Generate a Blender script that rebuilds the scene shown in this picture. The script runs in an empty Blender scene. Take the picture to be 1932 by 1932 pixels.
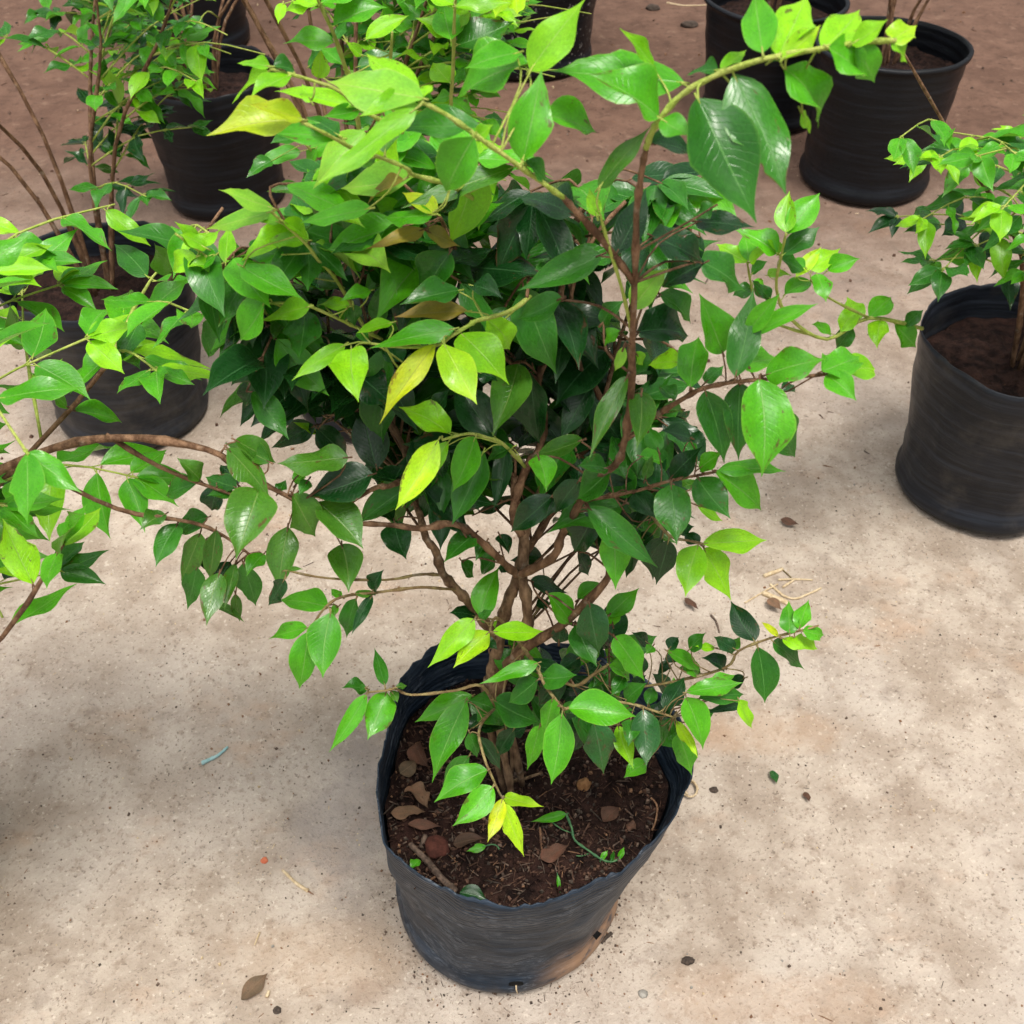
import bpy, bmesh, math, random
from mathutils import Vector, Matrix, noise
C = bpy.context.scene.collection
SC = bpy.context.scene
R = math.radians

# ---------------------------------------------------------------- camera, sky, sun, exposure
PITCH = 43.0
CAM = Vector((0.0, -0.639, 1.257))
cam_d = bpy.data.cameras.new('camera')
cam = bpy.data.objects.new('camera', cam_d); C.objects.link(cam)
cam.location = CAM; cam.rotation_euler = (R(90 - PITCH), 0, 0)
cam_d.sensor_width = 36; cam_d.lens = 18 / math.tan(R(25))
cam_d.clip_start = 0.02; cam_d.clip_end = 300
cam_d.dof.use_dof = True; cam_d.dof.focus_distance = 0.98; cam_d.dof.aperture_fstop = 18
SC.camera = cam

SUN_EL, SUN_AZ = 72.0, 40.0        # overcast: a wide soft sun, nearly overhead, from the right of the camera
w = bpy.data.worlds.new('World'); SC.world = w; w.use_nodes = True
wn = w.node_tree.nodes; wl = w.node_tree.links
sky = wn.new('ShaderNodeTexSky'); sky.sky_type = 'NISHITA'; sky.sun_disc = False
sky.sun_elevation = R(SUN_EL); sky.sun_rotation = R(180 + SUN_AZ)
sky.air_density = 1.0; sky.dust_density = 6.0; sky.ozone_density = 1.0
hs = wn.new('ShaderNodeHueSaturation'); hs.inputs['Saturation'].default_value = 0.22   # cloud grey, not blue
wl.new(sky.outputs[0], hs.inputs['Color']); wl.new(hs.outputs[0], wn['Background'].inputs['Color'])
wn['Background'].inputs['Strength'].default_value = 0.075
sun_d = bpy.data.lights.new('sun', 'SUN'); sun_d.energy = 1.5; sun_d.angle = R(18); sun_d.color = (1, .95, .87)
sun = bpy.data.objects.new('sun', sun_d); C.objects.link(sun)
sd = Vector((math.sin(R(SUN_AZ)) * math.cos(R(SUN_EL)), -math.cos(R(SUN_AZ)) * math.cos(R(SUN_EL)), math.sin(R(SUN_EL))))
sun.rotation_euler = sd.to_track_quat('Z', 'Y').to_euler()
SC.view_settings.view_transform = 'Standard'; SC.view_settings.look = 'None'
SC.view_settings.exposure = 1.15; SC.view_settings.gamma = 1.0; SC.view_settings.use_curve_mapping = False

# ---------------------------------------------------------------- helpers
FW = Vector((0, math.cos(R(PITCH)), -math.sin(R(PITCH)))); UP = Vector((0, math.sin(R(PITCH)), math.cos(R(PITCH))))
FPX = 966 / math.tan(R(25))
def ray(px, py): return FW + Vector((1, 0, 0)) * ((px - 966) / FPX) + UP * ((966 - py) / FPX)
def at(px, py, Y):                      # the point on the upright plane y = Y
    d = ray(px, py); return CAM + d * ((Y - CAM.y) / d.y)
def onz(px, py, z=0.0):                 # the point at height z
    d = ray(px, py); return CAM + d * ((z - CAM.z) / d.z)
def proj(p):
    v = p - CAM; d = max(v.dot(FW), .01)
    return 966 + FPX * v.x / d, 966 - FPX * v.dot(UP) / d, d

def tag(o, label=None, cat=None, group=None, kind=None):
    if label: o['label'] = label
    if cat: o['category'] = cat
    if group: o['group'] = group
    if kind: o['kind'] = kind
    return o
def empty(name, loc, label, cat, group=None):
    o = bpy.data.objects.new(name, None); C.objects.link(o); o.location = loc
    o.empty_display_size = .05
    return tag(o, label, cat, group)
def link(name, me, parent=None, loc=None):
    o = bpy.data.objects.new(name, me); C.objects.link(o)
    if parent: o.parent = parent
    if loc is not None: o.location = loc
    return o
def mesh(name, vs, fs, mats, fm=None, smooth=True, uvs=None):
    me = bpy.data.meshes.new(name); me.from_pydata([tuple(v) for v in vs], [], fs)
    for m in (mats if isinstance(mats, (list, tuple)) else [mats]): me.materials.append(m)
    if fm: me.polygons.foreach_set('material_index', fm)
    if smooth: me.polygons.foreach_set('use_smooth', [True] * len(me.polygons))
    if uvs:
        ul = me.uv_layers.new(name='UVMap')
        for l in me.loops: ul.data[l.index].uv = uvs[l.vertex_index]
    me.update(); return me
def smooth_path(pts, n=4):
    P = [Vector(p) for p in pts]
    if len(P) < 3: return [P[0].lerp(P[-1], i / n) for i in range(n + 1)]
    out = []
    for i in range(len(P) - 1):
        a = P[max(i - 1, 0)]; b = P[i]; c = P[i + 1]; d = P[min(i + 2, len(P) - 1)]
        for k in range(n):
            t = k / n
            out.append(.5 * ((2 * b) + (c - a) * t + (2 * a - 5 * b + 4 * c - d) * t * t + (3 * b - a - 3 * c + d) * t ** 3))
    out.append(P[-1]); return out
def tube(vs, fs, path, r0, r1, sides=7, knots=0.0, rng=None):
    base = len(vs); n = len(path); prev = None
    for i, p in enumerate(path):
        t = (path[min(i + 1, n - 1)] - path[max(i - 1, 0)])
        t = t.normalized() if t.length > 1e-9 else Vector((0, 0, 1))
        if prev is None:
            prev = t.cross(Vector((.3, 1, .2))).normalized()
        a = (prev - t * prev.dot(t)).normalized(); prev = a; b = t.cross(a)
        r = r0 + (r1 - r0) * i / max(n - 1, 1)
        if knots and rng and i % 4 == 2: r *= 1 + knots * rng.uniform(.2, 1)
        for k in range(sides):
            an = 2 * math.pi * k / sides
            rr = r * (1 + (rng.uniform(-.12, .12) if rng and knots else 0))
            vs.append(p + a * (math.cos(an) * rr) + b * (math.sin(an) * rr))
    for i in range(n - 1):
        for k in range(sides):
            k2 = (k + 1) % sides; q = base + i * sides
            fs.append((q + k, q + k2, q + sides + k2, q + sides + k))
    fs.append(tuple(base + k for k in range(sides - 1, -1, -1)))
    fs.append(tuple(base + (n - 1) * sides + k for k in range(sides)))

# ---------------------------------------------------------------- materials
class NT:
    def __init__(s, name):
        s.m = bpy.data.materials.new(name); s.m.use_nodes = True
        s.t = s.m.node_tree; s.n = s.t.nodes; s.p = s.n['Principled BSDF']; s.out = s.n['Material Output']
    def l(s, a, b): s.t.links.new(a, b)
    def val(s, sock, v):
        if hasattr(v, 'node'): s.l(v, sock)
        else: sock.default_value = v
    def math(s, op, a, b=0.0, c=0.0, clamp=False):
        x = s.n.new('ShaderNodeMath'); x.operation = op; x.use_clamp = clamp
        s.val(x.inputs[0], a); s.val(x.inputs[1], b); s.val(x.inputs[2], c); return x.outputs[0]
    def noise(s, vec, scale, detail=4, rough=.55, dist=0.0):
        x = s.n.new('ShaderNodeTexNoise'); x.inputs['Scale'].default_value = scale
        x.inputs['Detail'].default_value = detail; x.inputs['Roughness'].default_value = rough; x.inputs['Distortion'].default_value = dist
        if vec is not None: s.l(vec, x.inputs['Vector'])
        return x.outputs['Fac']
    def vor(s, vec, scale):
        x = s.n.new('ShaderNodeTexVoronoi'); x.inputs['Scale'].default_value = scale
        if vec is not None: s.l(vec, x.inputs['Vector'])
        return x.outputs['Distance']
    def ramp(s, fac, a, b, lo=0.0, hi=1.0):
        x = s.n.new('ShaderNodeMapRange'); x.interpolation_type = 'SMOOTHSTEP'
        s.val(x.inputs['Value'], fac)
        x.inputs['From Min'].default_value = a; x.inputs['From Max'].default_value = b
        x.inputs['To Min'].default_value = lo; x.inputs['To Max'].default_value = hi; return x.outputs[0]
    def mix(s, fac, a, b):
        x = s.n.new('ShaderNodeMix'); x.data_type = 'RGBA'
        s.val(x.inputs[0], fac)
        for sock, v in ((x.inputs[6], a), (x.inputs[7], b)):
            if hasattr(v, 'node'): s.l(v, sock)
            else: sock.default_value = (*v, 1)
        return x.outputs[2]
    def obj(s): return s.n.new('ShaderNodeTexCoord').outputs['Object']
    def pos(s): return s.n.new('ShaderNodeNewGeometry').outputs['Position']
    def uv(s): return s.n.new('ShaderNodeTexCoord').outputs['UV']
    def map(s, vec, scale, loc=(0, 0, 0)):
        x = s.n.new('ShaderNodeMapping'); s.l(vec, x.inputs['Vector']); x.inputs['Scale'].default_value = scale; x.inputs['Location'].default_value = loc
        return x.outputs[0]
    def bump(s, h, strength, dist, normal=None):
        x = s.n.new('ShaderNodeBump'); x.inputs['Strength'].default_value = strength; x.inputs['Distance'].default_value = dist
        s.l(h, x.inputs['Height'])
        if normal is not None: s.l(normal, x.inputs['Normal'])
        return x.outputs[0]
    def fin(s, col=None, rough=None, norm=None, spec=None):
        if col is not None:
            if hasattr(col, 'node'): s.l(col, s.p.inputs['Base Color'])
            else: s.p.inputs['Base Color'].default_value = (*col, 1)
        if rough is not None: s.val(s.p.inputs['Roughness'], rough)
        if norm is not None: s.l(norm, s.p.inputs['Normal'])
        if spec is not None: s.val(s.p.inputs['Specular IOR Level'], spec)
        return s.m

def leaf_mat(name, base, edge, rib, tip, under, rough=.38, spots=0.0, transl=.3, tcol=None, spotcol=(.10, .045, .02), bumpy=1.0, spec=.45):
    m = NT(name); uv = m.uv()
    sp = m.n.new('ShaderNodeSeparateXYZ'); m.l(uv, sp.inputs[0]); u, v = sp.outputs[0], sp.outputs[1]
    rnd = m.math('FRACT', m.math('ADD', m.n.new('ShaderNodeObjectInfo').outputs['Random'], m.n.new('ShaderNodeNewGeometry').outputs['Random Per Island']))
    off = m.n.new('ShaderNodeVectorMath'); off.operation = 'ADD'
    cb = m.n.new('ShaderNodeCombineXYZ'); m.l(m.math('MULTIPLY', rnd, 37.0), cb.inputs[0]); m.l(m.math('MULTIPLY', rnd, 71.0), cb.inputs[1])
    m.l(uv, off.inputs[0]); m.l(cb.outputs[0], off.inputs[1]); q = off.outputs[0]
    s = m.math('ABSOLUTE', m.math('SUBTRACT', u, .5))           # 0 at the midrib, .5 at the margin
    blotch = m.noise(q, 3.0, 5)
    col = m.mix(m.ramp(blotch, .35, .7), base, tuple(min(1, c * k) for c, k in zip(base, (1.45, 1.25, 1.2))))
    var = m.ramp(rnd, 0, 1, .78, 1.22)
    x = m.n.new('ShaderNodeMix'); x.data_type = 'RGBA'; x.blend_type = 'MULTIPLY'; x.inputs[0].default_value = 1
    m.l(col, x.inputs[6]); cc = m.n.new('ShaderNodeCombineColor')
    m.l(m.math('POWER', var, 1.5), cc.inputs[0]); m.l(var, cc.inputs[1]); m.l(var, cc.inputs[2]); m.l(cc.outputs[0], x.inputs[7]); col = x.outputs[2]
    col = m.mix(m.math('MULTIPLY', m.ramp(v, .55, 1.0), m.ramp(blotch, .2, .65, .35, 1)), col, tip)
    # side veins, pale and slightly sunk
    side = m.math('SUBTRACT', v, m.math('MULTIPLY', s, .42))
    vein = m.ramp(m.math('ABSOLUTE', m.math('SINE', m.math('ADD', m.math('MULTIPLY', side, 44.0), m.math('MULTIPLY', m.noise(q, 5, 2), 2.2)))), .0, .26, 1, 0)
    col = m.mix(m.math('MULTIPLY', vein, .13), col, rib)
    col = m.mix(m.ramp(s, .455, .5, 0, .6), col, edge)
    ribm = m.ramp(s, .008, .024, 1, 0)
    col = m.mix(m.math('MULTIPLY', ribm, .75), col, rib)
    if spots:
        sp1 = m.ramp(m.noise(q, 5.5, 4, .65), .66 - .05 * spots, .70 - .05 * spots)
        col = m.mix(m.math('MULTIPLY', sp1, .85), col, spotcol)
        sp2 = m.ramp(m.noise(q, 22.0, 2, .6), .66, .72); col = m.mix(m.math('MULTIPLY', sp2, .7 * spots), col, spotcol)
    dmg = m.math('MULTIPLY', m.ramp(m.math('FRACT', m.math('MULTIPLY', rnd, 7.31)), .62, .66), m.ramp(m.math('ADD', m.noise(q, 4.2, 5, .7), m.math('MULTIPLY', m.math('ADD', s, m.math('MULTIPLY', v, .5)), .22)), .71, .755))
    col = m.mix(m.math('MULTIPLY', dmg, .85), col, spotcol)
    yel = m.math('MULTIPLY', m.ramp(m.math('FRACT', m.math('MULTIPLY', rnd, 13.7)), .5, .9), m.ramp(m.noise(q, 2.1, 4, .6), .50, .72))
    col = m.mix(m.math('MULTIPLY', yel, .5), col, tip)
    fine = m.ramp(m.noise(q, 26, 3, .6), .30, .70, .84, 1.14); fx = m.n.new('ShaderNodeMix'); fx.data_type = 'RGBA'; fx.blend_type = 'MULTIPLY'; fx.inputs[0].default_value = 1
    m.l(col, fx.inputs[6]); m.l(fine, fx.inputs[7]); col = fx.outputs[2]
    bf = m.n.new('ShaderNodeNewGeometry').outputs['Backfacing']
    col = m.mix(m.math('MULTIPLY', bf, .75), col, under)
    h = m.math('ADD', m.math('MULTIPLY', vein, -.5), m.math('MULTIPLY', ribm, -1.2))
    h = m.math('ADD', h, m.math('MULTIPLY', m.noise(q, 5, 2), 1.0))
    nb = m.bump(h, .24 * bumpy, .0016)
    m.fin(col, m.ramp(m.noise(q, 4, 3), .3, .7, rough - .06, rough + .12), nb, spec)
    tr = m.n.new('ShaderNodeBsdfTranslucent')
    tx = m.n.new('ShaderNodeMix'); tx.data_type = 'RGBA'; tx.inputs[0].default_value = .55
    m.l(col, tx.inputs[6]); tx.inputs[7].default_value = (*(tcol or tip), 1)
    m.l(tx.outputs[2], tr.inputs['Color'])
    ms = m.n.new('ShaderNodeMixShader'); ms.inputs[0].default_value = transl
    m.l(m.p.outputs[0], ms.inputs[1]); m.l(tr.outputs[0], ms.inputs[2]); m.l(ms.outputs[0], m.out.inputs[0])
    return m.m
LM = {
 'Y': leaf_mat('leaf_yellow_lime', (.33, .66, .012), (.5, .7, .06), (.5, .7, .12), (.47, .74, .02), (.36, .55, .08), .32, 0, .36, (.6, .9, .03)),
 'L': leaf_mat('leaf_lime', (.19, .54, .008), (.3, .58, .04), (.32, .56, .1), (.28, .60, .015), (.24, .42, .06), .31, 0, .34, (.42, .8, .02)),
 'G': leaf_mat('leaf_bright_green', (.060, .32, .008), (.2, .44, .04), (.2, .42, .09), (.09, .36, .012), (.15, .33, .05), .28, 0, .28, (.22, .6, .02)),
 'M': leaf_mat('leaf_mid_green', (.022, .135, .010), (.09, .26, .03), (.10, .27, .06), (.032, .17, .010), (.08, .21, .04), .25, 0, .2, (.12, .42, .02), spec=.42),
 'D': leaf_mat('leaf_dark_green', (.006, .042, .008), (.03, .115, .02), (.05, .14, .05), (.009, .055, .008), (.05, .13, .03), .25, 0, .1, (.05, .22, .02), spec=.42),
 'S': leaf_mat('leaf_spotted_green', (.014, .085, .016), (.05, .15, .03), (.08, .18, .07), (.03, .10, .015), (.08, .18, .05), .24, .8, .15, (.1, .25, .03)),
 'V': leaf_mat('leaf_olive', (.040, .150, .012), (.13, .25, .03), (.18, .29, .07), (.06, .18, .012), (.12, .22, .05), .25, .25, .2, (.2, .4, .02)),
 'P': leaf_mat('leaf_pale', (.21, .53, .04), (.4, .6, .1), (.4, .56, .14), (.34, .58, .04), (.3, .48, .12), .36, 0, .34, (.42, .75, .06)),
 'O': leaf_mat('leaf_bronze', (.22, .19, .025), (.3, .2, .04), (.3, .24, .08), (.32, .19, .03), (.25, .22, .08), .4, .35, .3, (.5, .4, .05)),
 'W': leaf_mat('leaf_yellowing', (.37, .53, .012), (.5, .54, .04), (.36, .40, .05), (.46, .52, .015), (.4, .48, .07), .34, .4, .35, (.6, .72, .03), (.25, .12, .02)),
 'B': leaf_mat('leaf_dead_brown', (.085, .048, .032), (.13, .07, .04), (.14, .09, .055), (.07, .035, .024), (.2, .12, .07), .6, .5, .1, (.25, .1, .04), (.06, .03, .02), 2.5, .2),
 'X': leaf_mat('leaf_dead_tan', (.15, .10, .062), (.18, .12, .07), (.22, .15, .09), (.12, .07, .04), (.26, .18, .12), .65, .5, .1, (.3, .15, .06), (.08, .045, .025), 2.5, .2),
}
def bark(name, a, b, sc=1.0):
    m = NT(name); o = m.pos(); n1 = m.noise(m.map(o, (1, 1, .4)), 130 * sc, 5); n2 = m.noise(o, 420 * sc, 4)
    n3 = m.noise(m.map(o, (1, 1, 1)), 38 * sc, 4, .65); col = m.mix(m.ramp(n1, .35, .68), a, b); col = m.mix(m.math('MULTIPLY', m.ramp(n3, .5, .66), .55), col, tuple(c * .45 for c in a))
    col = m.mix(m.math('MULTIPLY', m.ramp(m.noise(o, 75, 3), .6, .7), .4), col, (.34, .29, .22) if b[0] < .35 else b)
    return m.fin(col, .7, m.bump(m.math('ADD', n1, m.math('MULTIPLY', n2, .6)), 1.0, .003), .2)
M_WOOD = bark('bark_brown', (.10, .050, .026), (.26, .15, .085))
M_TRUNK = bark('bark_trunk', (.11, .062, .034), (.30, .19, .11))
M_GREEN = bark('stem_green', (.30, .40, .06), (.42, .46, .12))
M_TWIG = bark('stem_tan', (.20, .13, .06), (.32, .26, .11))

# ground: dusty beige earth near by, redder earth farther back with some shade painted in
m = NT('ground_earth'); p = m.pos()
sx = m.n.new('ShaderNodeSeparateXYZ'); m.l(p, sx.inputs[0])
n_big = m.noise(p, 2.2, 5, .6); n_mid = m.noise(p, 9, 6, .65); n_fine = m.noise(p, 60, 6, .7); n_grit = m.noise(p, 210, 3, .6)
col = m.mix(m.ramp(n_mid, .33, .68), (.300, .238, .185), (.470, .398, .326))
col = m.mix(m.math('MULTIPLY', m.ramp(n_big, .46, .66), .5), col, (.44, .385, .335))
rust = m.noise(m.map(p, (1, 1.4, 1), (3.1, 7.7, 0)), 5.0, 5, .65)
col = m.mix(m.math('MULTIPLY', m.ramp(rust, .54, .72), .5), col, (.40, .26, .17))
col = m.mix(m.math('MULTIPLY', m.ramp(n_fine, .52, .70), .55), col, (.20, .140, .098))
col = m.mix(m.math('MULTIPLY', m.ramp(n_grit, .58, .68), .6), col, (.125, .09, .065))
n_lt = m.noise(m.map(p, (1, 1, 1), (9, 4, 2)), 150, 3, .6)
col = m.mix(m.math('MULTIPLY', m.ramp(n_lt, .60, .70), .5), col, (.62, .54, .45))
dirty = m.noise(m.map(p, (1, 1, 1), (1, 8, 0)), 16, 5, .7)
col = m.mix(m.math('MULTIPLY', m.ramp(dirty, .55, .73), .5), col, (.20, .155, .125))
def blob(col, px, py, rx, ry, c, k):
    q = onz(px, py); v = m.n.new('ShaderNodeVectorMath'); v.operation = 'LENGTH'
    m.l(m.map(p, (1 / rx, 1 / ry, 0), (-q.x / rx, -q.y / ry, 0)), v.inputs[0])
    f = m.math('ADD', v.outputs['Value'], m.math('MULTIPLY', m.math('SUBTRACT', n_mid, .5), 1.7))
    return m.mix(m.math('MULTIPLY', m.ramp(f, .45, 1.0, k, 0), m.ramp(n_fine, .3, .6, .55, 1)), col, c)
col = blob(col, 655, 1540, .085, .16, (.30, .265, .245), .6)        # a greyer patch left of the bag
col = blob(col, 590, 1800, .13, .06, (.42, .30, .205), .3); col = blob(col, 1440, 1880, .17, .05, (.42, .29, .20), .35); col = blob(col, 1450, 1380, .12, .05, (.43, .29, .19), .4)
col = blob(col, 690, 1870, .035, .02, (.24, .165, .12), .35)
back = m.ramp(m.math('ADD', sx.outputs[1], m.math('MULTIPLY', n_big, .9)), 1.1, 2.7)
red = m.mix(m.ramp(n_mid, .3, .7), (.105, .058, .040), (.160, .092, .064))
red = m.mix(m.math('MULTIPLY', m.ramp(m.noise(p, 34, 5, .7), .50, .68), .65), red, (.065, .036, .025)); red = m.mix(m.math('MULTIPLY', m.ramp(m.noise(m.map(p, (1, 1, 1), (4, 4, 1)), 27, 4, .65), .58, .70), .5), red, (.24, .155, .11))
red = m.mix(m.math('MULTIPLY', m.ramp(n_grit, .6, .72), .5), red, (.07, .04, .03))
col = m.mix(back, col, red)
h = m.math('ADD', m.math('MULTIPLY', n_fine, .6), m.math('MULTIPLY', n_grit, .35)); h = m.math('ADD', h, m.math('MULTIPLY', n_mid, 1.5))
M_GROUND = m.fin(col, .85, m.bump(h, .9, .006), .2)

m = NT('black_poly_bag'); p = m.pos(); o = m.obj()
stre = m.noise(m.map(o, (9, 9, 90)), 1.0, 6, .7); dust = m.noise(o, 11, 5, .6); scr = m.noise(m.map(o, (14, 14, 300), (2, 5, 1)), 1.0, 2, .5)
col = m.mix(m.ramp(stre, .35, .75), (.009, .0155, .025), (.028, .043, .066))
col = m.mix(m.math('MULTIPLY', m.ramp(m.noise(m.map(o, (1, 1, 2.5), (3, 3, 3)), 24, 6, .7), .44, .70), .55), col, (.055, .072, .098))
fl = m.math('MULTIPLY', m.ramp(m.noise(m.map(o, (110, 110, 380), (5, 2, 8)), 1.0, 3, .7), .49, .60), m.ramp(m.noise(o, 17, 5, .65), .45, .60))
col = m.mix(m.math('MULTIPLY', fl, .55), col, (.16, .18, .21))
M_BAG0 = m
zz = m.n.new('ShaderNodeSeparateXYZ'); m.l(o, zz.inputs[0])
# mud dried on along the foot, thick at the front right
ang = m.math('ADD', zz.outputs[0], m.math('MULTIPLY', zz.outputs[1], -.35))
mud = m.math('MULTIPLY', m.ramp(zz.outputs[2], .02, .105, 1, 0), m.ramp(ang, .05, .105))
mud = m.math('MULTIPLY', mud, m.ramp(m.noise(m.map(o, (1, 1, 2.2)), 26, 5, .65), .33, .52))
col = m.mix(m.math('MULTIPLY', mud, .92), col, (.33, .20, .12))
foot = m.math('MULTIPLY', m.ramp(zz.outputs[2], .0, .045, 1, 0), m.ramp(m.noise(o, 40, 4), .4, .65))
col = m.mix(m.math('MULTIPLY', foot, .35), col, (.17, .14, .115))
M_BAG = m.fin(col, m.ramp(dust, .3, .75, .42, .62), m.bump(m.math('ADD', m.math('ADD', m.math('MULTIPLY', m.noise(m.map(o, (7, 7, 38), (4, 4, 4)), 1.0, 4, .6), 3.5), m.math('ADD', stre, m.math('MULTIPLY', m.noise(o, 60, 3), .5))), m.math('MULTIPLY', m.math('SINE', m.math('MULTIPLY', zz.outputs[2], 900.0)), m.math('MULTIPLY', m.ramp(zz.outputs[2], .19, .26, .0, .5), m.ramp(m.noise(o, 9, 3), .3, .6, .15, 1)))), .5, .002), .16)
def dark_bag(name, speck, k=1.0):
    m = NT(name); o = m.obj(); stre = m.noise(m.map(o, (5, 5, 130)), 1.0, 4, .6); dust = m.noise(o, 13, 5, .65)
    col = m.mix(m.ramp(stre, .4, .75), tuple(k * c for c in (.004, .0047, .0065)), tuple(k * c for c in (.011, .0135, .019)))
    if k > 1: col = m.mix(m.math('MULTIPLY', m.ramp(m.noise(o, 9, 6, .7), .48, .72), .5), col, (.075, .066, .056))
    if speck: col = m.mix(m.math('MULTIPLY', m.ramp(m.noise(o, 110, 2, .5), .63, .68), .8), col, (.30, .29, .27))
    return m.fin(col, m.ramp(dust, .3, .75, .34, .6), m.bump(m.math('ADD', stre, m.math('MULTIPLY', m.noise(m.map(o, (7, 7, 30)), 1.0, 4, .6), 3.0)), .4, .002), .28)
M_BAG2 = dark_bag('black_bag_clean', False); M_BAG3 = dark_bag('black_bag_specked', True); M_BAG4 = dark_bag('black_bag_dusty', False, 2.2)
m = NT('dark_potting_soil'); p = m.pos(); n1 = m.noise(p, 55, 6, .7); n2 = m.noise(p, 240, 4, .65); n3 = m.noise(p, 14, 4)
col = m.mix(m.ramp(n1, .34, .68), (.008, .004, .0035), (.042, .021, .016))
col = m.mix(m.math('MULTIPLY', m.ramp(n3, .55, .72), .5), col, (.036, .014, .011))
col = m.mix(m.math('MULTIPLY', m.ramp(n2, .60, .72), .6), col, (.10, .052, .032))
M_SOIL = m.fin(col, .9, m.bump(m.math('ADD', n1, m.math('MULTIPLY', n2, .7)), 1.0, .006), .15)
def plain(name, a, b, sc, rough=.75, bs=.5):
    m = NT(name); o = m.pos(); n = m.noise(o, sc, 5, .65)
    return m.fin(m.mix(m.ramp(n, .35, .68), a, b), rough, m.bump(n, bs, .002), .25)
M_STRAW = plain('dry_straw', (.42, .31, .18), (.62, .50, .33), 220)
M_DSTICK = plain('dark_stick', (.06, .04, .03), (.17, .115, .085), 160)
M_CLOD = plain('brown_clod', (.16, .075, .03), (.30, .16, .07), 120, .95, 1)
M_BRICK = plain('red_stone', (.045, .014, .010), (.10, .033, .022), 90, .9, .8)
M_PEB = plain('grey_pebble', (.20, .185, .16), (.34, .32, .28), 150, .8)
M_DARK = plain('dark_crumb', (.035, .027, .022), (.09, .065, .05), 200, .9, 1)
M_CHIP = plain('wood_chip', (.13, .065, .035), (.27, .15, .085), 180)
M_FIB = plain('soil_fibre', (.045, .022, .014), (.12, .062, .040), 180)
M_BLUE = plain('faded_blue_plastic', (.22, .40, .40), (.36, .52, .52), 90, .5)
M_RED = plain('red_crumb', (.40, .10, .05), (.50, .16, .08), 200)
M_WEED = plain('weed_green', (.04, .12, .05), (.09, .20, .08), 90, .5)
M_HOLE = plain('hole_black', (.004, .004, .004), (.008, .007, .006), 50, .9)

# ---------------------------------------------------------------- leaves
PROF = [(0, .05), (.03, .25), (.07, .48), (.125, .69), (.19, .855), (.27, .96), (.36, 1), (.45, .985), (.54, .915), (.63, .785), (.71, .615), (.78, .435), (.84, .275), (.89, .155), (.935, .08), (.97, .04), (1, .01)]
def leaf_shape(k):
    g = random.Random(900 + k)
    fold = g.uniform(.10, .85); wave = g.uniform(.06, .26); ph = g.uniform(0, 6.3); ph2 = g.uniform(0, 6.3); kk = g.uniform(5, 10)
    droop = g.uniform(-.08, .34); tw = g.uniform(-.55, .55); lat = g.uniform(-.12, .12); shift = g.uniform(-.16, .12); asym = g.uniform(-.10, .10); hook = g.uniform(-.25, .42)
    vs, uv = [], []; S = (-1, -.55, 0, .55, 1)
    for t, hw in PROF:
        t2 = t ** (1 + shift)
        for s in S:
            rip = 1 + .04 * math.sin(12 * t2 + ph2 + (2 if s > 0 else 0)) * (abs(s) == 1) * (1 if t < .8 else .3)
            if k % 8 == 3 and s == 1 and .45 < t < .75: rip *= .74 if k == 3 else .86      # a bitten edge
            x = .5 * s * hw * (1 + asym * (1 if s > 0 else -1)) * rip
            z = fold * abs(x) * .9 - .5 * fold * x * x + wave * s * s * math.sin(kk * t2 + ph + (1.7 if s > 0 else 0)) * hw * .8
            a = tw * (t2 - .3); xr = x * math.cos(a) - z * math.sin(a); zr = x * math.sin(a) + z * math.cos(a)
            # x and z are in widths, y in lengths
            vs.append((xr + lat * math.sin(math.pi * t2) * .6, t2, zr - droop * 2.0 * (t2 * t2 - t2 * .9) - hook * max(0, t2 - .72) ** 2 * 2.2))
            uv.append((.5 + s * .5, t))
    fs = [(i * 5 + j, i * 5 + j + 1, i * 5 + j + 6, i * 5 + j + 5) for i in range(len(PROF) - 1) for j in range(4)]
    return vs, fs, uv
NSH = 16
SHAPES = [leaf_shape(k) for k in range(NSH)]
LMESH = {}
def leaf_mesh(c, k):
    if (c, k) not in LMESH:
        vs, fs, uv = SHAPES[k]; LMESH[c, k] = mesh('leaf_' + c + str(k), vs, fs, LM[c], uvs=uv)
    return LMESH[c, k]
rl = random.Random(5)
def leaf_matrix(B, T, nrm, wid):
    a = T - B; ln = a.length; a.normalize()
    n = (nrm - a * nrm.dot(a)); n = n.normalized() if n.length > 1e-4 else Vector((0, 0, 1)).cross(a).cross(a)
    x = a.cross(n).normalized(); n = x.cross(a)
    return Matrix(((x.x * wid, a.x * ln, n.x * wid, B.x), (x.y * wid, a.y * ln, n.y * wid, B.y), (x.z * wid, a.z * ln, n.z * wid, B.z), (0, 0, 0, 1)))
def put_leaf(parent, origin, B, T, nrm, wid, c, k=None, name='leaf'):
    k = rl.randrange(NSH) if k is None else k
    o = bpy.data.objects.new(name, leaf_mesh(c, k)); C.objects.link(o)
    if parent: o.parent = parent
    o.matrix_basis = Matrix.Translation(-origin) @ leaf_matrix(B, T, nrm, wid)
    return o

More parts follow.
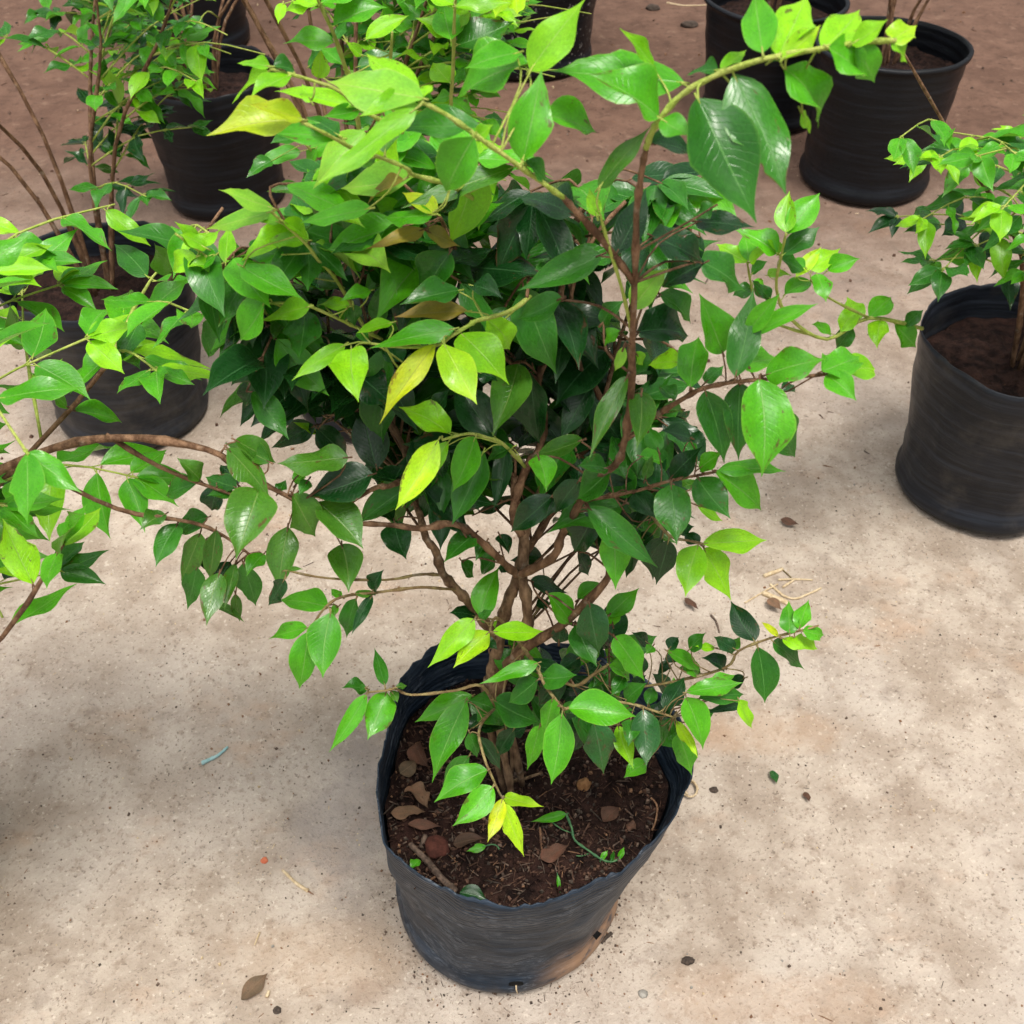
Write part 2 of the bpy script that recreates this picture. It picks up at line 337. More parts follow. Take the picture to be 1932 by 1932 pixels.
class Plant:
    def __init__(s, base, label, group, name='shrub', cat='shrub'):
        s.base = Vector(base); s.e = empty(name, s.base, label, cat, group); s.n = 0
        s.paths = []
    def branch(s, path, r0, r1, mat, leaves=(), name='branch', knots=.5, sides=7, n=4):
        """path: world points; leaves: (B, T, normal, width, colour)"""
        P = smooth_path(path, n); vs, fs = [], []
        tube(vs, fs, P, r0, r1, sides, knots, rl)
        for L in leaves:
            B = L[0]; q = min(P, key=lambda z: (z - B).length)
            d = (B - q).length; pr = max(.0006, min(r1 * .5, .0010))
            a = (L[1] - B).normalized(); mid = q.lerp(B, .6) - a * min(d * .15, .01)
            if d > .002: tube(vs, fs, smooth_path([q, mid, B + a * .002], 3), max(pr, min(d * .012, r1)), pr * .8, 5)
            tube(vs, fs, [B - a * .003, B + a * .004], pr, pr * .7, 5)
        o = link(name, mesh(name, [v - s.base for v in vs], fs, mat), s.e)
        s.paths.append(P)
        for B, T, nrm, wd, c in leaves:
            put_leaf(o, s.base, B, T, nrm, wd, c); s.n += 1
        return o

    def stuff(s, leaves, name='inner_foliage'):
        cs = sorted({L[4] for L in leaves}); vs, fs, uv, fm = [], [], [], []
        for B, T, nrm, wd, c in leaves:
            sv, sf, su = SHAPES[rl.randrange(NSH)]; M_ = leaf_matrix(B - s.base, T - s.base, nrm, wd); b = len(vs)
            vs += [M_ @ Vector(v) for v in sv]; fs += [tuple(b + i for i in f) for f in sf]; uv += su; fm += [cs.index(c)] * len(sf)
        return tag(link(name, mesh(name, vs, fs, [LM[c] for c in cs], fm, uvs=uv), s.e), kind='stuff')

REG = {'1': (389.7, 0), '2': (961.3, 0), '3': (389.7, 485), '4': (961.3, 485), '5': (389.7, 969.9), '6': (961.3, 969.9), '7': (389.7, 1351), '8': (961.3, 1351)}
ZK = .3003
def traced(txt, path, lref=.052, up=1.0, cam_w=.8, jit=.012):
    out = []
    P2 = [(proj(q), q) for q in smooth_path(path, 6)]
    for item in txt.replace('\n', ';').split(';'):
        f = item.split()
        if not f: continue
        ox, oy = REG[f[0]]; bx, by, tx, ty, wz = (float(v) for v in f[1:6])
        c = f[6]; dy = float(f[7]) if len(f) > 7 else 0.0
        bx, by, tx, ty, wz = ox + bx * ZK, oy + by * ZK, ox + tx * ZK, oy + ty * ZK, wz * ZK
        q = min(P2, key=lambda z: (z[0][0] - bx) ** 2 + (z[0][1] - by) ** 2)[1]
        Yb = q.y + dy + rl.uniform(-jit, jit) * .5
        B = at(bx, by, Yb); d = proj(B)[2]
        T0 = CAM + ray(tx, ty) * d; la = (T0 - B).length
        want = max(lref, wz * d / FPX * 1.7)
        ex = math.sqrt(max(want * want - la * la, 0)) * .85
        ex = min(ex * .8, .04, la * .75)
        sg = 1 if rl.random() < .62 else -.8
        T = CAM + ray(tx, ty) * (d + ex * sg)
        nrm = (CAM - B).normalized() * cam_w + Vector((rl.uniform(-.3, .3), rl.uniform(-.25, .25), up))
        a = (T - B).normalized(); n = (nrm - a * nrm.dot(a)).normalized(); x = a.cross(n)
        # how much of the blade's width the view shows
        v = (B - CAM).normalized(); im = (T0 - B).normalized(); sd_ = v.cross(im).normalized()
        cw = max(abs(x.dot(sd_)), .66)
        W = wz * d / FPX / cw * 1.0
        W = min(W, max((T - B).length * .64, .011))
        out.append((B, T, nrm, W, c))
    return out

def fan(path, n, ln, cols, rng, keep=None, droop=.35, start=.2, ratio=(.40, .5), pairs=True):
    """leaf pairs along a twig"""
    P = smooth_path(path, 5); out = []
    for i in range(n):
        t = start + (1 - start) * (i + .3 + rng.uniform(-.15, .15)) / max(n - .5, 1); t = min(t, 1)
        f = t * (len(P) - 1); k = min(int(f), len(P) - 2); q = P[k].lerp(P[k + 1], f - k); tg = (P[k + 1] - P[k]).normalized()
        side = tg.cross(Vector((0, 0, 1))); side = side.normalized() if side.length > .05 else Vector((1, 0, 0))
        rot = Matrix.Rotation(rng.uniform(-.6, .6) + (math.pi / 2 if (i % 2 and abs(tg.z) > .6) else 0), 3, tg)
        for sg in ((-1, 1) if pairs else (rng.choice((-1, 1)),)):
            if rng.random() < .08: continue
            sdv = rot @ (side * sg)
            L = ln * rng.uniform(.72, 1.15) * (.75 + .25 * math.sin(math.pi * min(t, .95)))
            a = (sdv * 1.0 + tg * rng.uniform(.35, .9) + Vector((0, 0, -droop + rng.uniform(-.35, .35)))).normalized()
            B = q + sdv * .004; T = B + a * L
            nr = Vector((rng.uniform(-.45, .45), rng.uniform(-.55, .25), 1.0))
            c = rng.choices([x for x, _ in cols], [y for _, y in cols])[0] if not callable(cols) else cols(t, B)
            if keep and not keep(B, T): continue
            out.append((B, T, nr, L * rng.uniform(*ratio), c))
    tg = (P[-1] - P[-2]).normalized(); sd_ = tg.cross(Vector((0, 0, 1)))
    for sg in (-.45, .45):                  # the pair of young leaves that closes the twig
        L = ln * rng.uniform(.6, .9); a = (tg + sd_ * sg + Vector((0, 0, rng.uniform(-.35, .1)))).normalized(); B = P[-1] - tg * .002; T = B + a * L
        if out and (not keep or keep(B, T)): out.append((B, T, Vector((rng.uniform(-.4, .4), rng.uniform(-.5, .2), 1)), L * rng.uniform(*ratio), out[-1][4]))
    return out

def inpoly(x, y, P):
    r = False; j = len(P) - 1
    for i in range(len(P)):
        if (P[i][1] > y) != (P[j][1] > y) and x < (P[j][0] - P[i][0]) * (y - P[i][1]) / (P[j][1] - P[i][1]) + P[i][0]: r = not r
        j = i
    return r

# ---------------------------------------------------------------- ground
def axis(lo, hi, step, far):
    a = []; x = lo
    while x <= hi + 1e-6: a.append(x); x += step
    s = step; x = lo; pre = []
    while x > -far: s *= 1.35; x -= s; pre.append(x)
    s = step; x = hi; post = []
    while x < far: s *= 1.35; x += s; post.append(x)
    return pre[::-1] + a + post
def gz(x, y):
    return .007 * noise.noise(Vector((x * 3, y * 3, .3))) + .0035 * noise.noise(Vector((x * 13, y * 13, 4))) + .0016 * noise.noise(Vector((x * 40, y * 40, 9))) - .004
xs, ys = axis(-1.5, 1.5, .02, 70), axis(-.5, 2.9, .02, 70)
vs = [Vector((x, y, gz(x, y))) for y in ys for x in xs]
nx = len(xs)
fs = [(j * nx + i, j * nx + i + 1, (j + 1) * nx + i + 1, (j + 1) * nx + i) for j in range(len(ys) - 1) for i in range(nx - 1)]
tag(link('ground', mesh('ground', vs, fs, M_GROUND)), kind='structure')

# ---------------------------------------------------------------- grow bags
def ring_cr(pts, n):
    out = []; N = len(pts)
    for i in range(N):
        a, b, c, d = pts[i - 1], pts[i], pts[(i + 1) % N], pts[(i + 2) % N]
        for k in range(n):
            t = k / n
            out.append(.5 * ((2 * b) + (c - a) * t + (2 * a - 5 * b + 4 * c - d) * t * t + (3 * b - a - 3 * c + d) * t ** 3))
    return out
def grow_bag(base, label, top, foot, H, soil_z, seed, mat, soil_mat, lip=0.0, ragged=.003, ribs=0.0, group='black plastic plant bags and pots'):
    """top / foot: closed rings of (x, y) relative to base, same length"""
    g = random.Random(seed); base = Vector(base)
    e = empty('grow_bag', base, label, 'plant pot', group)
    N = len(top); jag = [0] * N
    for k in range(N): jag[k] = ragged * (1.3 * noise.noise(Vector((math.cos(k * 2 * math.pi / N) * 3, math.sin(k * 2 * math.pi / N) * 3, seed))) + g.uniform(-.42, .42) + .5 * noise.noise(Vector((k * .7, seed, 0))))
    prof = [(.0, -.020), (.006, -.004), (.018, .004), (.04, .0065), (.07, .006), (.10, .002), (.125, -.002), (.16, -.003), (.24, -.003), (.32, -.005), (.40, -.003), (.50, -.003), (.60, -.001), (.70, .001), (.80, -.001), (.87, .001), (.92, 0), (.96, .0), (1, .0)]
    def ringz(f, dr, inner):
        out = []
        for k in range(N):
            a, b = foot[k], top[k]; t = f
            x = a[0] + (b[0] - a[0]) * t; y = a[1] + (b[1] - a[1]) * t
            cx = sum(q[0] for q in foot) / N * (1 - t) + sum(q[0] for q in top) / N * t; cy = sum(q[1] for q in foot) / N * (1 - t) + sum(q[1] for q in top) / N * t
            d = Vector((x - cx, y - cy)); L = d.length; d.normalize()
            wob = (.0075 * noise.noise(Vector((math.cos(k * 6.283 / N) * 2.2, math.sin(k * 6.283 / N) * 2.2, t * 2.5 + seed))) + .0030 * noise.noise(Vector((math.cos(k * 6.283 / N) * 6, math.sin(k * 6.283 / N) * 6, t * 4 + seed)))) * min(1, t * 6) * (.35 if lip else 1)
            rr = L + dr + wob + (ribs * math.sin(f * H * 210) if ribs else 0) - (.0016 if inner else 0)
            out.append(Vector((cx + d.x * rr, cy + d.y * rr, f * H + (jag[k] * max(0, (f - .75) / .25)))))
        return out
    rings = [ringz(f, dr, False) for f, dr in prof]
    if lip: rings += [ringz(1.0, lip, False), ringz(1.03, lip, False), ringz(1.035, 0, True)]
    nin = 12; sz = soil_z / H
    for i in range(nin + 1):
        f = 1 - (1 - sz * .86) * i / nin
        rings.append(ringz(f, .0012 * math.sin(i * 2.1) if i > 1 else 0, True))
    vs = [v for r in rings for v in r]
    fs = [(i * N + k, i * N + (k + 1) % N, (i + 1) * N + (k + 1) % N, (i + 1) * N + k) for i in range(len(rings) - 1) for k in range(N)]
    fs.append(tuple(range(N - 1, -1, -1)))
    wall = link('bag_wall', mesh('bag_wall', vs, fs, mat), e)
    # soil
    edge = ringz(sz, -.004, True); c = sum(edge, Vector()) / N; c.z = soil_z
    sv, sf = [], []; M = 34
    for i in range(M + 1):
        t = i / M
        for k in range(N):
            q = c.lerp(edge[k], t); x, y = q.x + base.x, q.y + base.y
            q.z = soil_z + .012 * (1 - t * t) + .010 * noise.noise(Vector((x * 14, y * 14, seed))) + .006 * noise.noise(Vector((x * 48, y * 48, 3))) + .0045 * noise.noise(Vector((x * 110, y * 110, 5)))
            sv.append(q)
    sf = [(i * N + k, (i + 1) * N + k, (i + 1) * N + (k + 1) % N, i * N + (k + 1) % N) for i in range(M) for k in range(N)]
    so = link('soil', mesh('soil', sv, sf, soil_mat), e)
    return e, wall, so
def circle(r, n, cx=0, cy=0, seed=0, wob=.02):
    return [(cx + math.cos(6.2832 * k / n) * r * (1 + wob * noise.noise(Vector((math.cos(6.2832 * k / n) * 1.3, math.sin(6.2832 * k / n) * 1.3, seed * 3.3)))),
             cy + math.sin(6.2832 * k / n) * r * (1 + wob * noise.noise(Vector((math.cos(6.2832 * k / n) * 1.3, math.sin(6.2832 * k / n) * 1.3, seed * 3.3))))) for k in range(n)]
H = .30
rim_px = [(1303, 1465), (1300, 1395), (1245, 1310), (1160, 1240), (1040, 1205), (930, 1200), (835, 1214), (772, 1258), (738, 1330), (718, 1400), (707, 1470), (707, 1530), (728, 1592), (790, 1648), (870, 1687), (985, 1708), (1075, 1690), (1150, 1655), (1215, 1600), (1268, 1545)]
rim = ring_cr([Vector(onz(x, y, H).xy) for x, y in rim_px], 8)
rc = sum(rim, Vector((0, 0))) / len(rim)
NB = 160
def by_angle(ring, c, n):
    out = []
    for k in range(n):
        a = 2 * math.pi * k / n; best = None
        d = Vector((math.cos(a), math.sin(a)))
        for i in range(len(ring)):
            p, q = ring[i] - c, ring[(i + 1) % len(ring)] - c
            den = d.x * (q.y - p.y) - d.y * (q.x - p.x)
            if abs(den) < 1e-12: continue
            t = (p.x * (q.y - p.y) - p.y * (q.x - p.x)) / den; u = (p.x * d.y - p.y * d.x) / den
            if t > 0 and -1e-6 <= u <= 1 + 1e-6: best = t if best is None else max(best, t)
        out.append((c.x + d.x * best, c.y + d.y * best))
    return out
top_ring = by_angle(rim, rc, NB)
fr = onz(962, 1874, 0); foot_r = .128
foot_c = (fr.x - .005, fr.y + foot_r + .005)
foot_ring = circle(foot_r, NB, *foot_c, seed=2, wob=.02)
SOILZ = .232
bag, wall, soil = grow_bag((0, 0, 0), 'large black grow bag with ragged rim in the foreground under the tall shrub', top_ring, foot_ring, H, SOILZ, 11, M_BAG, M_SOIL, ragged=.0075)
# drain holes low in the front wall, one with a thread of a seedling growing out of it
def wall_at(an, z):
    k = int(round(an / (2 * math.pi) * NB)) % NB; t = z / H
    a, b = Vector(foot_ring[k]), Vector(top_ring[k]); q = a.lerp(b, t); c = Vector(foot_c).lerp(rc, t); d = (q - c).normalized()
    return Vector((q.x, q.y, z)), Vector((d.x, d.y, -.15)).normalized()
def hole(an, z, wdt, hgt):
    q, nm = wall_at(an, z); tx = Vector((0, 0, 1)).cross(nm).normalized(); ty = nm.cross(tx)
    vs = [q + nm * .0035 + tx * (math.cos(6.2832 * i / 14) * wdt) + ty * (math.sin(6.2832 * i / 14) * hgt) for i in range(14)]
    vs += [q - nm * .004 + (v - q - nm * .0035) * .8 for v in vs]
    fs = [(i, (i + 1) % 14, 14 + (i + 1) % 14, 14 + i) for i in range(14)] + [tuple(range(14))]
    return q, nm, link('drain_hole', mesh('drain_hole', vs, fs, M_HOLE), bag)
q, nm, _ = hole(R(-86), .032, .0085, .0022)
vs, fs = [], []
tube(vs, fs, smooth_path([q + nm * .001, q + nm * .007 + Vector((0, 0, -.002)), q + nm * .006 + Vector((.001, 0, -.012)), q + nm * .004 + Vector((.002, 0, -.02))], 4), .0011, .0005, 5)
tag(link('sprout', mesh('sprout', vs, fs, M_STRAW)), 'tiny pale sprout curling out of the drain hole low on the foreground bag', 'sprout')
hole(R(-40), .058, .005, .0008)

# ---------------------------------------------------------------- the main shrub
def bl(px): return [at(x, y, Y) for x, y, Y in px]
S = Plant((0.0, 0.0, SOILZ), 'tall leafy green shrub with brown forked stems growing from the foreground grow bag', 'green shrubs in black bags')
def BR(pl, px, r, mat, txt='', name='branch', **k):
    P = bl(px); return pl.branch(P, r[0], r[1], mat, traced(txt, P, **k) if txt else (), name)
for q_ in ([(966, 1500, -.004), (950, 1420, -.004), (936, 1330, -.003), (930, 1285, 0)], [(950, 1490, .004), (930, 1400, .006), (918, 1340, .004), (922, 1280, 0)], [(985, 1480, .012), (968, 1400, .01), (948, 1330, .006), (936, 1280, 0)]):
    BR(S, q_, (.0034, .0046), M_TRUNK, name='trunk')
BR(S, [(930, 1310, .0), (928, 1280, 0), (935, 1240, 0), (945, 1186, 0), (958, 1135, .0), (975, 1095, .0), (990, 1030, .01), (975, 960, .02), (972, 900, .03)], (.0062, .0038), M_TRUNK, name='trunk')
BR(S, [(930, 1310, .0), (958, 1262, -.006), (992, 1205, -.01), (995, 1150, -.01), (986, 1085, -.005), (990, 1010, .01), (1010, 950, .02), (1040, 900, .04)], (.0054, .0034), M_TRUNK, name='trunk')
BR(S, [(950, 1330, .01), (966, 1420, .01), (962, 1490, .01), (968, 1530, 0)], (.0022, .002), M_TRUNK, name='trunk')
# low right limb and its sprays
BR(S, [(945, 1268, 0), (985, 1228, -.02), (1066, 1174, -.03), (1141, 1099, -.04), (1150, 1070, -.04)], (.0048, .0026), M_WOOD, """
6 240 500 400 700 150 G; 6 500 560 565 880 215 S -.01; 6 420 690 550 960 170 M; 6 660 770 850 1050 170 G -.02; 6 310 810 310 670 120 D; 6 430 540 590 430 110 G .02
6 620 640 815 465 140 G .03; 6 650 700 640 570 105 G .02; 6 130 420 370 500 110 D .03; 6 430 230 500 390 90 D .02; 6 490 1090 600 1030 80 M; 6 230 600 180 520 90 D .02""")
BR(S, [(973, 1204, .0), (1012, 1258, -.06), (1027, 1291, -.075), (1063, 1339, -.09)], (.0016, .0011), M_TWIG, """
6 -130 720 190 735 120 L .03; 6 215 290 0 290 120 D .03; 6 200 1030 425 1010 165 M; 6 180 1040 -10 1190 150 M; 6 270 1160 215 1390 130 G -.01; 6 370 1220 800 1265 210 G -.02
6 330 1255 260 1700 195 G -.01; 6 190 1330 110 1610 115 G .02; 6 180 935 -190 1068 95 G; 6 -100 1170 190 1310 200 M .01; 6 345 1250 420 1480 150 D .03; 6 30 1350 -80 1530 110 D .03; 6 -20 1390 110 1330 90 D .04""")
BR(S, [(985, 1228, -.01), (1040, 1270, -.03), (1084, 1294, -.05), (1120, 1272, -.05), (1150, 1252, -.05)], (.0016, .0011), M_TWIG, """
6 625 950 765 1050 125 G; 6 720 1020 640 1140 100 M; 6 730 1175 860 1060 130 M -.01; 6 490 1090 600 1110 100 M; 6 440 900 300 980 110 D .02; 6 560 930 480 1000 90 D .02; 6 600 1010 520 1090 90 M .02; 6 640 1160 560 1120 80 D .02; 6 780 1090 860 1010 100 D .02""")
BR(S, [(1063, 1339, -.085), (1120, 1322, -.075), (1186, 1327, -.075), (1230, 1340, -.075), (1270, 1353, -.075)], (.0014, .0009), M_TWIG, """
6 530 1310 590 1630 200 S; 6 680 1330 780 1600 115 L; 6 760 1290 745 1460 120 M -.01; 6 840 1230 860 1590 185 S -.005; 6 1110 1150 1220 1485 175 G; 6 1050 1300 1185 1530 75 Y .005
6 1060 1380 1145 1640 150 G .015; 6 1190 1160 1475 1130 130 M; 6 1110 1120 1470 1055 115 G; 6 970 1225 1100 1020 135 D; 6 1440 1165 1525 1350 85 L; 6 1460 1200 1220 1250 60 D .02; 6 950 1290 960 1450 80 M .02
6 860 1560 720 1655 110 G .03; 6 420 1330 400 1500 110 D .03; 6 1040 1290 1000 1420 100 M .03; 6 940 1300 1000 1140 100 D .03; 6 870 1200 900 1080 90 M .03""")
BR(S, [(1150, 1300, -.03), (1250, 1290, -.035), (1366, 1261, -.04), (1394, 1228, -.04), (1454, 1204, -.045), (1514, 1189, -.05), (1545, 1180, -.05)], (.0013, .0008), M_TWIG, """
6 1560 835 1605 1190 178 M; 6 1655 800 1855 980 105 M; 6 1540 800 1390 540 150 D; 6 1760 750 1755 545 120 G; 6 1820 720 1880 540 110 G; 6 1840 735 1980 760 95 G; 6 1715 780 1870 850 75 L; 6 1790 775 1940 850 80 L
6 1690 770 1580 675 45 W; 6 1420 850 1280 770 95 D; 6 1290 840 1165 830 55 L; 6 1130 850 1235 745 105 M; 6 1000 850 1065 770 110 D; 6 1350 970 1210 900 115 D; 6 990 860 1200 990 95 G; 6 1100 930 1195 1010 95 G
6 1080 900 960 940 120 D .02; 6 1200 1000 1060 960 110 M .02; 6 1010 950 930 1010 100 D .02; 6 1380 860 1450 770 80 G; 6 1480 1030 1370 1080 110 D .02; 6 900 830 860 880 70 G; 6 870 810 770 740 90 D .03; 6 1000 1100 900 1000 110 D .03; 6 840 1000 800 880 100 D .03""")
BR(S, [(940, 1330, .0), (905, 1372, -.05), (912, 1425, -.085), (936, 1483, -.10), (951, 1512, -.105)], (.0015, .0009), M_TWIG, """
5 1645 1170 1930 1310 225 M .02; 5 1670 1140 1305 1305 145 G .02; 5 1630 1170 1415 1690 190 G .01; 5 1765 1610 1430 1810 172 G; 5 1800 1715 1545 1960 170 G -.005; 5 1650 1520 1480 1700 130 M .02; 5 1650 1370 1700 1530 95 M; 5 1710 1400 1850 1610 85 D
7 1870 510 2120 570 85 Y; 7 1860 520 1765 795 100 W; 7 1870 550 1997 885 115 Y -.01; 5 1660 1350 1760 1250 100 D .02; 5 1700 1330 1900 1330 120 D .02; 5 1620 1310 1530 1440 100 D .03""")
BR(S, [(938, 1340, .0), (909, 1294, -.05), (858, 1303, -.06), (777, 1311, -.07), (747, 1300, -.07), (726, 1303, -.07), (694, 1306, -.07)], (.0014, .0008), M_TWIG, """
5 1120 1075 1055 840 85 M; 5 1005 1100 850 1090 130 M; 5 1130 1120 1010 1420 190 G; 5 1005 1135 765 1500 110 G; 5 1190 1090 1260 1075 40 V; 5 1160 1110 1200 1185 55 V; 5 1000 1090 960 1105 40 M""")
BR(S, [(955, 1180, -.01), (935, 1165, -.03), (925, 1190, -.045), (945, 1200, -.05)], (.0014, .0009), M_TWIG, """
5 1715 640 1840 330 170 G; 5 1690 640 1525 620 115 D .02; 5 1680 660 1390 965 150 L; 5 1775 740 1550 965 150 Y; 5 1800 740 2120 735 125 L -.01; 5 1720 660 1800 600 80 M; 5 1760 790 1830 850 90 D .03""")
# low left limb
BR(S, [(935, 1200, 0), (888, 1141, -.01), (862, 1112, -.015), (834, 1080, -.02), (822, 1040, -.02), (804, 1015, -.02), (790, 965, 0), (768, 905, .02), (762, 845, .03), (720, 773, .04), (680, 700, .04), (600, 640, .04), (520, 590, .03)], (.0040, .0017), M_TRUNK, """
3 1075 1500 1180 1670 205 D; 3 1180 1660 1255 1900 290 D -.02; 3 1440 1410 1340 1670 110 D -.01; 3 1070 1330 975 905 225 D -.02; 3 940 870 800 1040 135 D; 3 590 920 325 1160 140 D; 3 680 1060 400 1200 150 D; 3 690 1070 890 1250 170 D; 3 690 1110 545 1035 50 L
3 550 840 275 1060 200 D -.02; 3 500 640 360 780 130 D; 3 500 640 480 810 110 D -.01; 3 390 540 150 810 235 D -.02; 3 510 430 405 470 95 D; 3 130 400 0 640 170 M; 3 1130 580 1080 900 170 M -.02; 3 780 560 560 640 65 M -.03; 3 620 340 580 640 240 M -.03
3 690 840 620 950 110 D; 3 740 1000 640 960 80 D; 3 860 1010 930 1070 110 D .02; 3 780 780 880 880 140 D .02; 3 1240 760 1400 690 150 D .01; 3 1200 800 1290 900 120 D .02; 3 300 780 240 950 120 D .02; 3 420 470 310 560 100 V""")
BR(S, [(862, 1112, -.015), (840, 1111, -.03), (790, 1108, -.05), (717, 1117, -.06), (645, 1126, -.07), (610, 1150, -.075), (585, 1190, -.08)], (.0014, .0008), M_TWIG, """
5 765 585 455 540 150 G; 5 635 715 385 785 100 G; 5 640 740 580 1105 160 G; 5 780 620 730 1030 215 G -.01; 5 940 530 880 780 115 M; 5 1040 510 910 760 75 D; 5 1045 480 1110 350 120 D; 5 830 580 780 640 70 G; 5 930 500 1080 500 50 V; 5 850 520 780 470 60 G""")
BR(S, [(834, 1085, -.02), (792, 1084, -.03), (729, 1094, -.05), (618, 1091, -.07), (540, 1076, -.08)], (.0013, .0007), M_TWIG, """
5 500 355 610 345 30 V; 5 490 410 390 575 115 D""")
BR(S, [(976, 1085, -.005), (945, 1057, -.02), (900, 1015, -.03), (855, 988, -.04), (795, 997, -.05), (735, 990, -.05), (675, 988, -.05)], (.0034, .0016), M_WOOD, """
5 1690 120 1490 300 140 M; 5 1620 130 1560 60 60 D; 5 1760 170 1690 290 120 M .02; 5 1830 250 1720 380 120 M .02; 5 1600 290 1680 400 110 M .03; 5 1840 130 1900 250 110 D .03; 5 1900 330 1830 340 100 D""")
BR(S, [(762, 905, 0), (735, 917, -.03), (708, 920, -.04), (663, 947, -.05)], (.0022, .0016), M_WOOD, "")
# centre front sprays
BR(S, [(990, 880, .0), (951, 839, -.02), (920, 826, -.03), (882, 818, -.04), (834, 830, -.05)], (.0014, .0009), M_GREEN, """
3 1530 1110 1205 940 172 L .01; 3 1455 1150 1185 1590 185 Y -.015; 3 1520 1160 1220 1575 130 L; 3 1690 1130 1540 1480 172 G; 3 1740 1220 1540 1680 205 M .01; 3 1810 1130 1570 770 245 D .02; 3 1932 1190 1750 1285 75 M; 3 1420 990 1530 820 100 D .04; 3 1500 1180 1480 1400 120 D .04; 3 1880 1200 1800 1600 120 D .04""")
BR(S, [(1000, 560, .02), (960, 588, -.02), (900, 605, -.04), (885, 614, -.045), (850, 635, -.05), (822, 652, -.05), (760, 655, -.05), (700, 648, -.045)], (.0016, .0009), M_GREEN, """
3 1560 450 1020 570 150 G; 3 1435 550 1085 1050 150 W; 3 1490 545 1700 920 220 Y -.015; 3 1600 480 1900 805 260 L; 3 1760 390 1915 590 200 L .01; 3 870 550 535 775 110 L; 3 910 580 955 910 245 L -.01; 3 1170 410 940 480 70 L .02; 3 1640 340 1180 370 120 O .02; 3 1670 180 1860 250 160 D .02
3 1590 210 1215 290 140 M .02; 3 1440 520 1560 440 90 M .02; 3 960 460 1030 540 80 M .02; 3 1330 700 1420 530 120 D .05; 3 1230 660 1080 560 130 D .05; 3 1700 720 1830 780 150 D .05; 3 1600 600 1500 760 140 D .05; 3 1350 620 1240 720 150 D .05""")
BR(S, [(720, 640, .03), (678, 620, .0), (639, 602, -.01), (573, 575, -.02), (500, 572, -.02)], (.0013, .0008), M_GREEN, """
3 370 280 200 525 185 G -.02; 3 650 310 330 400 130 L -.02; 3 900 310 690 300 75 L; 3 920 300 930 440 110 M; 3 1030 210 840 270 85 G; 3 1070 410 1115 145 130 M .01; 3 880 300 860 410 90 G .03; 3 760 330 700 260 90 M .02; 3 540 300 440 200 120 M .03; 3 480 400 420 520 110 V .03""")
BR(S, [(700, 640, .05), (645, 545, .02), (620, 510, .0), (600, 491, -.01), (576, 459, -.02), (513, 400, -.03)], (.0014, .0009), M_GREEN, """
3 215 55 610 265 175 G; 1 760 1690 345 1640 150 G .01; 1 480 1600 200 1600 200 G .01; 1 420 1310 75 1190 110 P; 1 410 1330 0 1440 120 P; 1 640 1510 380 1510 120 L; 1 460 1400 300 1350 75 L; 1 480 1390 640 1500 100 L; 1 620 1720 800 1680 120 M .03; 1 600 1500 700 1620 110 D .05; 1 850 1800 700 1720 130 V .04""")
BR(S, [(560, 640, .04), (480, 570, .02), (440, 530, .01), (390, 485, .0), (330, 440, .0)], (.0014, .0009), M_GREEN, """
1 120 1650 140 1410 110 L; 3 310 240 0 310 95 L; 3 180 120 -20 200 95 P; 3 270 130 130 170 110 W; 3 60 50 -120 60 100 L; 3 250 330 130 280 90 G; 1 0 1560 -170 1470 110 L; 1 60 1600 -100 1720 110 G; 3 -60 0 -220 90 110 L; 1 -60 1560 -200 1390 100 L""")
# upper left, close to the lens
BR(S, [(1195, 531, -.09), (1141, 459, -.1), (1090, 402, -.105), (1062, 372, -.107)], (.0021, .0015), M_WOOD, """
2 400 1350 50 1230 235 D .03; 2 580 1600 50 1820 180 M .03""", knots=.4) if False else BR(S, [(1195, 531, -.09), (1141, 459, -.1), (1090, 402, -.105), (1062, 372, -.107)], (.0021, .0015), M_WOOD, """
2 400 1350 50 1230 235 D .03; 2 580 1600 50 1820 180 M .03; 2 670 1600 860 1180 190 D""")
BR(S, [(1064, 374, -.107), (1020, 342, -.11), (961, 300, -.115), (894, 252, -.12), (840, 215, -.12), (795, 192, -.12)], (.0014, .0010), M_GREEN, """
2 85 1010 200 430 260 G; 2 95 1020 230 1150 125 M; 2 230 720 550 830 210 G .02; 1 1680 860 1490 1220 330 G -.01; 1 1720 800 1160 800 165 M .01; 1 1680 870 1800 780 90 L; 1 1360 620 750 510 260 P; 1 1330 660 960 720 120 L .01; 1 1320 680 675 1170 150 L -.01; 1 1340 600 1000 330 160 L .02; 1 1350 620 1420 530 60 L
2 120 400 -340 600 270 G .04; 2 60 330 -280 430 150 G .05; 2 130 440 480 -10 240 L .03""")
BR(S, [(900, 380, .02), (850, 350, -.02), (780, 330, -.05), (768, 318, -.06), (717, 297, -.07), (690, 288, -.07)], (.0014, .0009), M_GREEN, """
1 1060 990 760 1080 80 V; 1 1300 1110 840 1180 200 P; 1 1120 960 1150 760 140 V; 1 1240 1130 1000 1280 95 O; 1 1450 1345 1230 1210 115 W; 1 1420 1350 1110 1370 125 G; 1 1030 1310 590 1400 120 G; 1 1932 1050 1220 1310 140 V -.02; 1 1600 1180 1460 1340 130 D""")
BR(S, [(700, 300, -.05), (636, 264, -.08), (600, 245, -.09), (566, 228, -.09)], (.0012, .0008), M_GREEN, """
1 600 760 0 850 190 W; 1 600 750 270 650 110 W; 1 850 870 310 840 130 G; 1 830 850 620 730 120 M .01""")
BR(S, [(760, 250, -.02), (680, 205, -.04), (640, 172, -.05), (594, 153, -.05), (510, 130, -.05)], (.0012, .0008), M_GREEN, """
1 940 670 420 565 110 L; 1 400 420 190 395 85 L; 1 390 450 155 650 95 L; 1 530 470 260 620 95 L; 1 420 420 560 440 100 M; 1 955 690 730 730 95 G; 1 660 640 600 530 90 L""")
